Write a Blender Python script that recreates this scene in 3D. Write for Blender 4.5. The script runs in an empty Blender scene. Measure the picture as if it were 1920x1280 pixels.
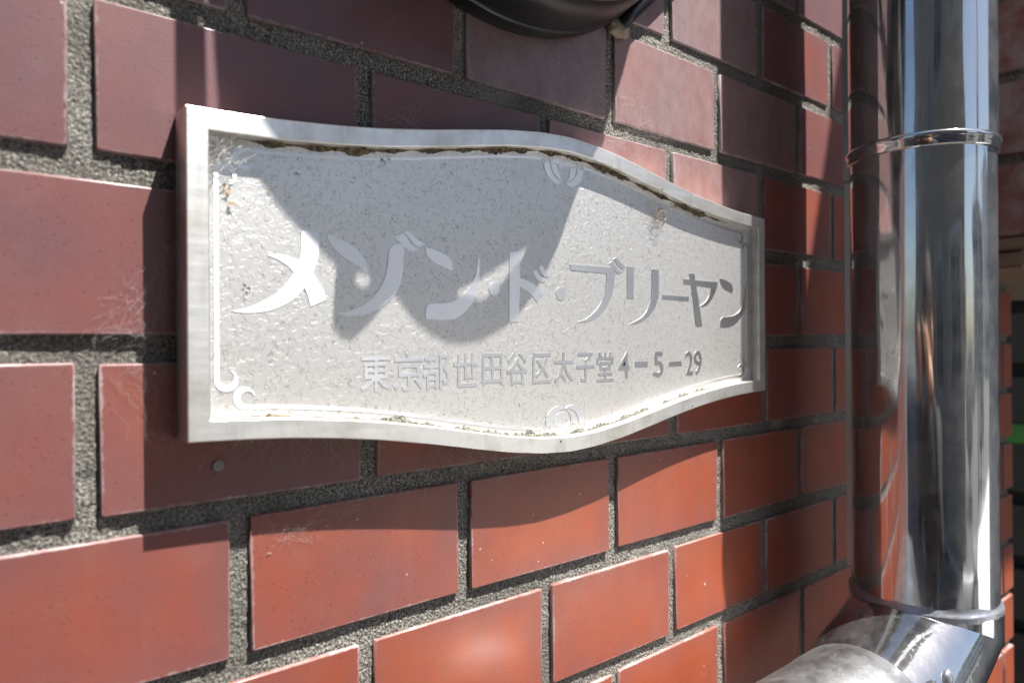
import bpy, bmesh, math, random
import numpy as np
from mathutils import Vector, Matrix

sc = bpy.context.scene
C = sc.collection
R = math.radians
rnd = random.Random(7)
ZC = 1.45            # eye height of the camera above the pavement, metres
ZREF = -133.5        # the same height on the wall's own millimetre scale


def W(s, q, z):
    """wall millimetres (along the wall, out of the wall, up) -> world metres"""
    return Vector((s / 1000.0, -q / 1000.0, (z - ZREF) / 1000.0 + ZC))


# ---------------------------------------------------------------- camera
cam = bpy.data.cameras.new('camera')
camo = bpy.data.objects.new('camera', cam)
C.objects.link(camo)
cam.sensor_width = 36.0
cam.lens = 1276.86 / 1920 * 36
th, pi_, ro = 0.675904, 0.000494, -0.006557
c_, n_ = math.cos(th), math.sin(th)
fwd = Vector((n_, c_, 0)); rt = Vector((c_, -n_, 0)); up = Vector((0, 0, 1))
f2 = fwd * math.cos(pi_) + up * math.sin(pi_); u2 = up * math.cos(pi_) - fwd * math.sin(pi_)
r3 = rt * math.cos(ro) + u2 * math.sin(ro); u3 = u2 * math.cos(ro) - rt * math.sin(ro)
M = Matrix((r3, u3, -f2)).transposed().to_4x4()
M.translation = W(-97.97, 305.12, ZREF)
camo.matrix_world = M
cam.clip_start = 0.01
cam.clip_end = 500
cam.dof.use_dof = True
cam.dof.focus_distance = 0.40
cam.dof.aperture_fstop = 8.0
sc.camera = camo

# ---------------------------------------------------------------- sky and sun
SUN = Vector((0.75, -1.0, 2.58))
elev = math.atan2(SUN.z, math.hypot(SUN.x, SUN.y))
wd = bpy.data.worlds.new('World'); sc.world = wd
wd.use_nodes = True
nt = wd.node_tree
sky = nt.nodes.new('ShaderNodeTexSky')
sky.sky_type = 'NISHITA'
sky.sun_disc = False
sky.sun_elevation = elev
sky.sun_rotation = math.atan2(SUN.x, SUN.y)
sky.dust_density = 1.6
sky.ozone_density = 0.8
bg = nt.nodes['Background']
bg.inputs['Strength'].default_value = 0.05
nt.links.new(sky.outputs[0], bg.inputs['Color'])
sl = bpy.data.lights.new('sun', 'SUN')
sl.energy = 5.0
sl.angle = R(0.53)
sl.color = (1.0, 0.965, 0.92)
so = bpy.data.objects.new('sun', sl); C.objects.link(so)
so.rotation_euler = SUN.to_track_quat('Z', 'Y').to_euler()
so.location = (2, -3, 7)
sc.view_settings.view_transform = 'Standard'
sc.view_settings.look = 'None'
sc.view_settings.exposure = 1.5
sc.view_settings.gamma = 1
sc.view_settings.use_curve_mapping = False
sc.cycles.caustics_reflective = True
sc.cycles.blur_glossy = 0.6
sc.cycles.sample_clamp_indirect = 3.0
sc.cycles.max_bounces = 8
sc.cycles.use_denoising = True


# ---------------------------------------------------------------- material helpers
class Nodes:
    def __init__(self, name):
        self.m = bpy.data.materials.new(name); self.m.use_nodes = True
        self.t = self.m.node_tree
        self.b = self.t.nodes['Principled BSDF']

    def n(self, typ, **kw):
        nd = self.t.nodes.new(typ)
        for k, v in kw.items():
            if k.startswith('_'):
                setattr(nd, k[1:], v)
            else:
                nd.inputs[k.replace('__', ' ')].default_value = v
        return nd

    def l(self, a, b):
        self.t.links.new(a, b)

    def set(self, **kw):
        for k, v in kw.items():
            self.b.inputs[k.replace('__', ' ')].default_value = v

    def mix(self, fac, a, b, mode='MIX'):
        nd = self.t.nodes.new('ShaderNodeMix'); nd.data_type = 'RGBA'; nd.blend_type = mode
        for sock, val in ((nd.inputs[0], fac), (nd.inputs[6], a), (nd.inputs[7], b)):
            if hasattr(val, 'links'):
                self.l(val, sock)
            elif isinstance(val, (tuple, list)):
                sock.default_value = tuple(val) + (1.0,) * (4 - len(val))
            else:
                sock.default_value = val
        return nd.outputs[2]

    def math(self, op, a, b=None, clamp=False):
        nd = self.t.nodes.new('ShaderNodeMath'); nd.operation = op; nd.use_clamp = clamp
        for i, v in enumerate((a, b)):
            if v is None:
                continue
            if hasattr(v, 'links'):
                self.l(v, nd.inputs[i])
            else:
                nd.inputs[i].default_value = v
        return nd.outputs[0]

    def ramp(self, src, stops):
        nd = self.t.nodes.new('ShaderNodeValToRGB')
        el = nd.color_ramp.elements
        while len(el) < len(stops):
            el.new(0.5)
        for e, (p, col) in zip(el, stops):
            e.position = p
            e.color = (col,) * 3 + (1,) if not isinstance(col, (tuple, list)) else tuple(col) + (1,)
        self.l(src, nd.inputs[0])
        return nd.outputs[0]

    def coord(self, kind='Object', scale=None):
        tc = self.t.nodes.new('ShaderNodeTexCoord')
        o = tc.outputs[kind]
        if scale:
            mp = self.t.nodes.new('ShaderNodeMapping')
            mp.inputs['Scale'].default_value = scale
            self.l(o, mp.inputs[0]); o = mp.outputs[0]
        return o

    def pos(self, scale=None):
        g = self.t.nodes.new('ShaderNodeNewGeometry'); o = g.outputs['Position']
        if scale:
            mp = self.t.nodes.new('ShaderNodeMapping')
            mp.inputs['Scale'].default_value = scale
            self.l(o, mp.inputs[0]); o = mp.outputs[0]
        return o

    def noise(self, vec, scale, detail=3, rough=0.55, dist=0.0):
        nd = self.n('ShaderNodeTexNoise', Scale=scale, Detail=detail, Roughness=rough, Distortion=dist)
        self.l(vec, nd.inputs['Vector'])
        return nd.outputs['Fac']

    def voro(self, vec, scale, feature='F1'):
        nd = self.n('ShaderNodeTexVoronoi', Scale=scale, _feature=feature)
        self.l(vec, nd.inputs['Vector'])
        return nd

    def bump(self, height, dist, strength=1.0, normal=None):
        nd = self.n('ShaderNodeBump', Strength=strength, Distance=dist)
        self.l(height, nd.inputs['Height'])
        if normal is not None:
            self.l(normal, nd.inputs['Normal'])
        self.l(nd.outputs[0], self.b.inputs['Normal'])
        return nd.outputs[0]

    def col(self, src):
        self.l(src, self.b.inputs['Base Color'])


def simple(name, col, rough=0.6, metal=0.0, scale=40, var=0.25, bump=0.0):
    k = Nodes(name)
    v = k.noise(k.pos(), scale, 4)
    a = tuple(x * (1 - var) for x in col); b = tuple(min(1, x * (1 + var)) for x in col)
    k.col(k.mix(v, a, b)); k.set(Roughness=rough, Metallic=metal)
    if bump:
        k.bump(v, bump)
    return k.m


MAT = {}


def tile_material(name, objrand):
    k = Nodes(name)
    P = k.pos()
    if objrand:
        oi = k.t.nodes.new('ShaderNodeObjectInfo'); rn = oi.outputs['Random']
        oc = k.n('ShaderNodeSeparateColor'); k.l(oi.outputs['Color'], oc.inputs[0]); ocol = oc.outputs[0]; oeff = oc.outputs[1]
    else:
        rn = k.noise(P, 9, 1)
    big = k.noise(P, 11, 2)
    mid = k.noise(k.pos((1, 1, 0.35)), 60, 4)
    if objrand:
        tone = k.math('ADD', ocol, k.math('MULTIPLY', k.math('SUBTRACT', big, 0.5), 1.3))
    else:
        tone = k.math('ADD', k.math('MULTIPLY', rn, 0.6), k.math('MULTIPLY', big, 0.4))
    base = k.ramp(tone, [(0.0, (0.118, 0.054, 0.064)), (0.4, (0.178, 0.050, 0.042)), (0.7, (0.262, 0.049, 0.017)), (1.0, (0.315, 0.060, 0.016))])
    base = k.mix(k.ramp(mid, [(0.4, 0.0), (0.75, 0.3)]), base, (0.15, 0.060, 0.055))
    runs = k.ramp(k.noise(k.pos((1, 1, 0.10)), 42, 4, 0.6), [(0.42, 0.0), (0.72, 0.30)])
    base = k.mix(runs, base, k.mix(0.45, base, (0.10, 0.05, 0.045)))
    pale = k.ramp(k.noise(k.pos((1, 1, 0.16)), 31, 5, 0.65), [(0.58, 0.0), (0.8, 0.16)])
    base = k.mix(pale, base, (0.36, 0.26, 0.23))
    # flashed purplish rim and pale worn arrises, along the tile's own edges
    uv = k.coord('UV'); sep = k.n('ShaderNodeSeparateXYZ'); k.l(uv, sep.inputs[0])
    ex = k.math('MULTIPLY', k.math('SUBTRACT', 0.5, k.math('ABSOLUTE', k.math('SUBTRACT', sep.outputs[0], 0.5))), 109.4)
    ez = k.math('MULTIPLY', k.math('SUBTRACT', 0.5, k.math('ABSOLUTE', k.math('SUBTRACT', sep.outputs[1], 0.5))), 59.4)
    e = k.math('MINIMUM', ex, ez)
    jag = k.noise(P, 260, 3)
    e2 = k.math('ADD', e, k.math('MULTIPLY', k.math('SUBTRACT', jag, 0.5), 3.4))
    flash = k.ramp(k.math('DIVIDE', e, 16.0), [(0.0, 0.55), (1.0, 0.0)])
    base = k.mix(k.math('MULTIPLY', flash, k.ramp(big, [(0.35, 0.1), (0.65, 0.9)])), base, (0.135, 0.062, 0.066))
    worn = k.math('MULTIPLY', k.ramp(k.math('DIVIDE', e2, 3.0), [(0.08, 0.8), (0.40, 0.0)]), k.ramp(k.noise(P, 45, 3), [(0.35, 0.15), (0.65, 0.9)]))
    base = k.mix(worn, base, (0.38, 0.33, 0.33))
    # dust film and lime specks
    dust = k.ramp(k.noise(P, 28, 6, 0.68), [(0.48, 0.0), (0.85, 0.16)])
    base = k.mix(dust, base, (0.30, 0.185, 0.15))
    if objrand:
        eff = k.math('MULTIPLY', oeff, k.ramp(k.noise(k.pos((1, 1, 0.6)), 75, 6, 0.72), [(0.3, 0.35), (0.7, 1.0)]))
        base = k.mix(eff, base, (0.50, 0.42, 0.41))
    v = k.voro(P, 260)
    cr = k.n('ShaderNodeSeparateColor'); k.l(v.outputs['Color'], cr.inputs[0])
    spk = k.math('MULTIPLY', k.math('LESS_THAN', v.outputs['Distance'], k.math('MULTIPLY', cr.outputs[1], 0.16)), k.math('GREATER_THAN', cr.outputs[0], 0.975))
    base = k.mix(k.math('MULTIPLY', spk, 0.6), base, (0.62, 0.55, 0.50))
    v2 = k.voro(P, 420)
    cr2 = k.n('ShaderNodeSeparateColor'); k.l(v2.outputs['Color'], cr2.inputs[0])
    spk2 = k.math('MULTIPLY', k.math('LESS_THAN', v2.outputs['Distance'], 0.2), k.math('GREATER_THAN', cr2.outputs[1], 0.88))
    base = k.mix(k.math('MULTIPLY', spk2, 0.6), base, (0.08, 0.03, 0.026))
    k.col(base)
    k.set(IOR=1.5, Specular__IOR__Level=0.42, Coat__Weight=0.32, Coat__Roughness=0.22, Coat__IOR=1.5)
    rr = k.ramp(mid, [(0.2, 0.52), (0.8, 0.62)])
    k.l(k.mix(worn, rr, (0.8,) * 3), k.b.inputs['Roughness'])
    fine = k.noise(P, 900, 2)
    h = k.math('ADD', k.math('MULTIPLY', fine, 0.5), k.math('MULTIPLY', k.noise(P, 55, 2), 1.0))
    h = k.math('ADD', h, k.math('MULTIPLY', worn, 0.25))
    h = k.math('SUBTRACT', h, k.math('MULTIPLY', spk2, 0.5))
    k.bump(h, 0.00025, 0.55)
    return k.m


MAT['tile'] = tile_material('glazed_red_tile', True)
MAT['tile_far'] = tile_material('glazed_red_tile_mass', False)


def mortar_material():
    k = Nodes('gritty_mortar')
    P = k.pos()
    grit = k.noise(P, 880, 4, 0.7)
    grain = k.voro(P, 520)
    low = k.noise(P, 10, 4, 0.6)
    c = k.ramp(grit, [(0.36, (0.028, 0.027, 0.024)), (0.48, (0.15, 0.143, 0.127)), (0.59, (0.36, 0.343, 0.305)), (0.73, (0.58, 0.56, 0.51))])
    mould = k.ramp(low, [(0.42, 0.0), (0.64, 0.85)])
    c = k.mix(mould, c, k.mix(grit, (0.028, 0.028, 0.025), (0.22, 0.21, 0.185)))
    fresh = k.ramp(k.noise(k.pos((1, 1, 0.7)), 19, 5, 0.6), [(0.56, 0.0), (0.72, 0.55)])
    c = k.mix(fresh, c, k.mix(grit, (0.20, 0.195, 0.18), (0.56, 0.54, 0.50)))
    k.col(c); k.set(Roughness=0.95, Specular__IOR__Level=0.15)
    h = k.math('ADD', grit, k.math('MULTIPLY', grain.outputs['Distance'], 0.8))
    k.bump(h, 0.0016, 0.85)
    return k.m


MAT['mortar'] = mortar_material()


def panel_material():
    k = Nodes('etched_stainless')
    P = k.pos()
    n1 = k.noise(P, 330, 1.2, 0.5, 0.5)
    isl = k.ramp(n1, [(0.47, 0.0), (0.482, 1.0)])
    isl2 = k.ramp(k.noise(P, 250, 1.6, 0.55, 0.7), [(0.575, 0.0), (0.585, 1.0)])
    pit = k.ramp(k.noise(P, 560, 1.0, 0.5), [(0.30, 0.0), (0.32, 1.0)])
    h = k.math('ADD', k.math('MULTIPLY', isl, 0.5), k.math('ADD', k.math('MULTIPLY', pit, 0.4), k.math('MULTIPLY', isl2, 0.5)))
    h = k.math('ADD', h, k.math('MULTIPLY', k.noise(P, 900, 2), 0.05))
    k.bump(h, 0.00009, 0.75)
    groove = k.ramp(n1, [(0.435, 0.0), (0.468, 0.7), (0.484, 0.0)])
    low = k.noise(P, 22, 4)
    base = k.mix(low, (0.745, 0.725, 0.69), (0.82, 0.80, 0.765))
    stain = k.ramp(k.noise(k.pos((1, 1, 0.4)), 48, 5, 0.65), [(0.6, 0.0), (0.82, 0.35)])
    base = k.mix(stain, base, (0.42, 0.38, 0.32))
    base = k.mix(groove, base, (0.30, 0.29, 0.27))
    k.col(base)
    k.set(Metallic=0.86, Roughness=0.45)
    return k.m


MAT['panel'] = panel_material()


def brushed(name, base, rough, metal, axis=(1, 1, 14), sc_=120, bump=0.00006, dirt=0.25, aniso=0.0):
    k = Nodes(name)
    br = k.noise(k.pos(axis), sc_, 4, 0.6)
    low = k.noise(k.pos(), 45, 4, 0.6)
    c = k.mix(br, tuple(x * 0.9 for x in base), base)
    c = k.mix(k.ramp(low, [(0.46, 0.0), (0.72, dirt)]), c, (0.44, 0.39, 0.31))
    c = k.mix(k.ramp(k.noise(k.pos((1, 1, 0.25)), 90, 4, 0.65), [(0.55, 0.0), (0.75, dirt * 0.6)]), c, (0.34, 0.30, 0.24))
    v = k.voro(k.pos(), 130)
    cr = k.n('ShaderNodeSeparateColor'); k.l(v.outputs['Color'], cr.inputs[0])
    spk = k.math('MULTIPLY', k.math('LESS_THAN', v.outputs['Distance'], 0.09), k.math('GREATER_THAN', cr.outputs[0], 0.9))
    c = k.mix(k.math('MULTIPLY', spk, dirt * 2), c, (0.10, 0.085, 0.06))
    k.col(c); k.set(Metallic=metal)
    k.l(k.math('ADD', k.math('MULTIPLY', k.math('ADD', br, low), 0.12), rough - 0.12), k.b.inputs['Roughness'])
    k.bump(br, bump)
    if aniso:
        tg = k.n('ShaderNodeCombineXYZ', X=0.0, Y=0.0, Z=1.0)
        k.l(tg.outputs[0], k.b.inputs['Tangent']); k.set(Anisotropic=aniso)
    return k.m


MAT['frame'] = brushed('satin_frame_metal', (0.86, 0.845, 0.81), 0.42, 0.94, (0.12, 1, 1.6), 260, 0.00008, 0.6, 0.25)
MAT['letter'] = brushed('brushed_letter_metal', (0.76, 0.765, 0.775), 0.37, 0.98, (0.05, 1, 2.2), 500, 0.00003, 0.06, 0.85)

MAT['small_letter'] = brushed('dull_address_metal', (0.58, 0.585, 0.595), 0.38, 0.98, (0.05, 1, 2.2), 500, 0.00003, 0.1, 0.85)


def pipe_material(name, rough, dust, wob):
    k = Nodes(name)
    P = k.pos()
    d = k.noise(P, 40, 7, 0.75)
    v = k.voro(P, 260)
    cr = k.n('ShaderNodeSeparateColor'); k.l(v.outputs['Color'], cr.inputs[0])
    spk = k.math('MULTIPLY', k.math('LESS_THAN', v.outputs['Distance'], 0.10), k.math('GREATER_THAN', cr.outputs[0], 0.8))
    scr = k.noise(k.pos((1.0, 1.0, 0.06)), 420, 3)
    scr2 = k.noise(k.pos((0.1, 1.0, 1.0)), 420, 3)
    mask = k.math('ADD', k.ramp(d, [(0.34, dust * 0.1), (0.5, dust * 0.5), (0.66, dust)]), k.math('MULTIPLY', spk, 0.6), clamp=True)
    k.col(k.mix(mask, (0.64, 0.65, 0.66), (0.22, 0.217, 0.21)))
    k.l(k.math('SUBTRACT', 1.0, k.math('MULTIPLY', mask, 0.9)), k.b.inputs['Metallic'])
    r1 = k.math('ADD', rough, k.math('MULTIPLY', mask, 0.45))
    r1 = k.math('ADD', r1, k.ramp(scr, [(0.55, 0.0), (0.75, 0.06)]))
    k.l(r1, k.b.inputs['Roughness'])
    w = k.noise(k.pos((1, 1, 0.12)), 14, 1.0, 0.4)
    w2 = k.noise(k.pos((1, 1, 0.4)), 22, 1.0, 0.4)
    st = k.noise(k.pos((1, 1, 0.03)), 95, 2.0, 0.5)
    h = k.math('ADD', k.math('ADD', w, k.math('MULTIPLY', w2, 0.5)), k.math('MULTIPLY', st, 0.10))
    n1 = k.bump(h, wob, 1.0)
    if dust > 0.4:
        k.bump(k.math('ADD', scr, scr2), 0.00012, 0.7, n1)
    return k.m


MAT['pipe'] = pipe_material('polished_stainless', 0.05, 0.18, 0.0026)
MAT['elbow'] = pipe_material('polished_stainless_elbow', 0.06, 0.08, 0.0022)
MAT['pipe_dusty'] = pipe_material('dusty_scratched_stainless', 0.26, 0.17, 0.0012)
MAT['sealant'] = simple('grey_sealant', (0.36, 0.375, 0.41), 0.34, 0.7, 160, 0.4, 0.0006)
MAT['seam'] = brushed('dull_seam_metal', (0.36, 0.36, 0.36), 0.4, 0.8, (1, 1, 0.1), 200, 0.00005, 0.4)
MAT['black'] = simple('black_lamp_paint', (0.012, 0.012, 0.013), 0.34, 0.0, 90, 0.5, 0.0002)
MAT['brownring'] = simple('tarnished_brass', (0.16, 0.115, 0.06), 0.45, 0.6, 200, 0.4)
MAT['glass'] = simple('frosted_lamp_glass', (0.72, 0.71, 0.67), 0.5, 0.0, 30, 0.08)
MAT['caulk'] = simple('yellowed_caulk', (0.24, 0.205, 0.155), 0.8, 0.0, 220, 0.4, 0.0008)


def grime_material(name, dark, light, scale=700):
    k = Nodes(name)
    g = k.noise(k.pos(), scale, 3, 0.7)
    k.col(k.ramp(g, [(0.36, dark), (0.5, tuple((a + b) / 2 for a, b in zip(dark, light))), (0.66, light)]))
    k.set(Roughness=0.95, Specular__IOR__Level=0.1)
    k.bump(g, 0.0012)
    return k.m


MAT['grime_brown'] = grime_material('brown_grime', (0.045, 0.036, 0.024), (0.23, 0.185, 0.125), 380)
MAT['grime_dark'] = grime_material('dark_wet_grime', (0.03, 0.03, 0.028), (0.10, 0.098, 0.09), 150)
MAT['grime_moss'] = grime_material('speckled_mould', (0.025, 0.026, 0.02), (0.34, 0.33, 0.28), 900)
MAT['web'] = simple('old_spider_silk', (0.62, 0.60, 0.57), 0.7, 0.0, 200, 0.2)
MAT['web_brown'] = simple('dusty_spider_silk', (0.34, 0.29, 0.22), 0.9, 0.0, 200, 0.4)
MAT['leaf_dry'] = simple('dry_plant_crumbs', (0.42, 0.29, 0.15), 0.8, 0.0, 500, 0.6)
MAT['debris_dark'] = simple('dark_insect_crumb', (0.06, 0.05, 0.035), 0.7, 0.0, 500, 0.5)
MAT['bark'] = simple('dark_stained_timber', (0.055, 0.043, 0.030), 0.6, 0.0, 30, 0.35)
MAT['trim'] = simple('beige_trim_board', (0.24, 0.175, 0.125), 0.6, 0.0, 60, 0.25)
MAT['green'] = simple('green_plastic', (0.07, 0.26, 0.03), 0.45, 0.0, 30, 0.15)
MAT['concrete'] = simple('concrete', (0.24, 0.235, 0.22), 0.9, 0.0, 22, 0.2, 0.001)
MAT['asphalt'] = simple('asphalt', (0.055, 0.055, 0.057), 0.9, 0.0, 160, 0.4, 0.002)
MAT['pavers'] = simple('pale_pavement', (0.075, 0.072, 0.068), 0.9, 0.0, 30, 0.2, 0.001)
MAT['white_line'] = simple('road_paint', (0.72, 0.72, 0.70), 0.7, 0.0, 60, 0.12)
MAT['paint_white'] = simple('white_render', (0.72, 0.71, 0.68), 0.85, 0.0, 12, 0.08)
MAT['paint_beige'] = simple('beige_render', (0.50, 0.44, 0.34), 0.85, 0.0, 12, 0.1)
MAT['paint_grey'] = simple('grey_siding', (0.22, 0.24, 0.27), 0.7, 0.0, 12, 0.12)
MAT['paint_taupe'] = simple('taupe_render', (0.25, 0.215, 0.17), 0.8, 0.0, 12, 0.12)
MAT['roof'] = simple('slate_roof', (0.07, 0.07, 0.08), 0.7, 0.0, 20, 0.2)
MAT['window'] = simple('window_glass', (0.03, 0.04, 0.05), 0.06, 0.0, 5, 0.1)
MAT['alu'] = simple('aluminium_trim', (0.55, 0.55, 0.55), 0.4, 0.8, 30, 0.1)
MAT['leaf'] = simple('hedge_leaves', (0.05, 0.105, 0.025), 0.6, 0.0, 25, 0.5)
MAT['trunk'] = simple('grey_brown_bark', (0.10, 0.075, 0.05), 0.9, 0.0, 50, 0.3)


# ---------------------------------------------------------------- mesh helpers
def mesh_obj(name, bm, mat, parent=None, smooth=False):
    me = bpy.data.meshes.new(name)
    bm.normal_update(); bm.to_mesh(me); bm.free()
    return link(name, me, mat, parent, smooth)


def link(name, me, mat, parent=None, smooth=False):
    if mat and not me.materials:
        me.materials.append(MAT[mat])
    if smooth:
        me.polygons.foreach_set('use_smooth', [True] * len(me.polygons))
    o = bpy.data.objects.new(name, me); C.objects.link(o)
    o.parent = parent
    return o


def tag(o, label=None, cat=None, group=None, kind=None):
    for key, v in (('label', label), ('category', cat), ('group', group), ('kind', kind)):
        if v:
            o[key] = v
    return o


def empty(name, label, cat, group=None):
    o = bpy.data.objects.new(name, None); C.objects.link(o)
    o.empty_display_size = 0.05
    return tag(o, label, cat, group)


def box(bm, s0, s1, q0, q1, z0, z1):
    vs = [bm.verts.new(W(s, q, z)) for z in (z0, z1) for q in (q0, q1) for s in (s0, s1)]
    for f in ((0, 1, 3, 2), (4, 6, 7, 5), (0, 4, 5, 1), (2, 3, 7, 6), (0, 2, 6, 4), (1, 5, 7, 3)):
        bm.faces.new([vs[i] for i in f])
    bmesh.ops.recalc_face_normals(bm, faces=bm.faces)
    return vs


def boxo(name, mat, parent, *d, bev=0.0):
    bm = bmesh.new(); box(bm, *d)
    if bev:
        bmesh.ops.bevel(bm, geom=bm.edges[:], offset=bev / 1000, segments=2, affect='EDGES')
    return mesh_obj(name, bm, mat, parent)


def prism(bm, poly, q0, q1, bev=0.0):
    """flat outline in wall mm, from depth q0 to q1 (front)"""
    b = [bm.verts.new(W(s, q0, z)) for s, z in poly]
    t = [bm.verts.new(W(s, q1, z)) for s, z in poly]
    n = len(poly)
    bm.faces.new(t); bm.faces.new(b[::-1])
    for i in range(n):
        bm.faces.new((b[i], b[(i + 1) % n], t[(i + 1) % n], t[i]))
    bmesh.ops.recalc_face_normals(bm, faces=bm.faces)


def loft(bm, rings, closed=True, caps=True):
    R_ = [[bm.verts.new(p) for p in r] for r in rings]
    n = len(R_[0])
    for a, b in zip(R_, R_[1:]):
        for i in range(n if closed else n - 1):
            bm.faces.new((a[i], a[(i + 1) % n], b[(i + 1) % n], b[i]))
    if caps and closed:
        bm.faces.new(R_[0][::-1]); bm.faces.new(R_[-1])
    bmesh.ops.recalc_face_normals(bm, faces=bm.faces)


def tube(bm, pts, rad, n=6, taper=None):
    """tube through world points"""
    rings = []
    for i, p in enumerate(pts):
        d = (pts[min(i + 1, len(pts) - 1)] - pts[max(i - 1, 0)]).normalized()
        a = d.cross(Vector((0.31, 0.7, 0.64)))
        if a.length < 1e-4:
            a = d.cross(Vector((1, 0, 0)))
        a.normalize(); b = d.cross(a)
        r = rad * (taper(i / max(1, len(pts) - 1)) if taper else 1)
        rings.append([p + (a * math.cos(2 * math.pi * k / n) + b * math.sin(2 * math.pi * k / n)) * r for k in range(n)])
    loft(bm, rings)


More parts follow.
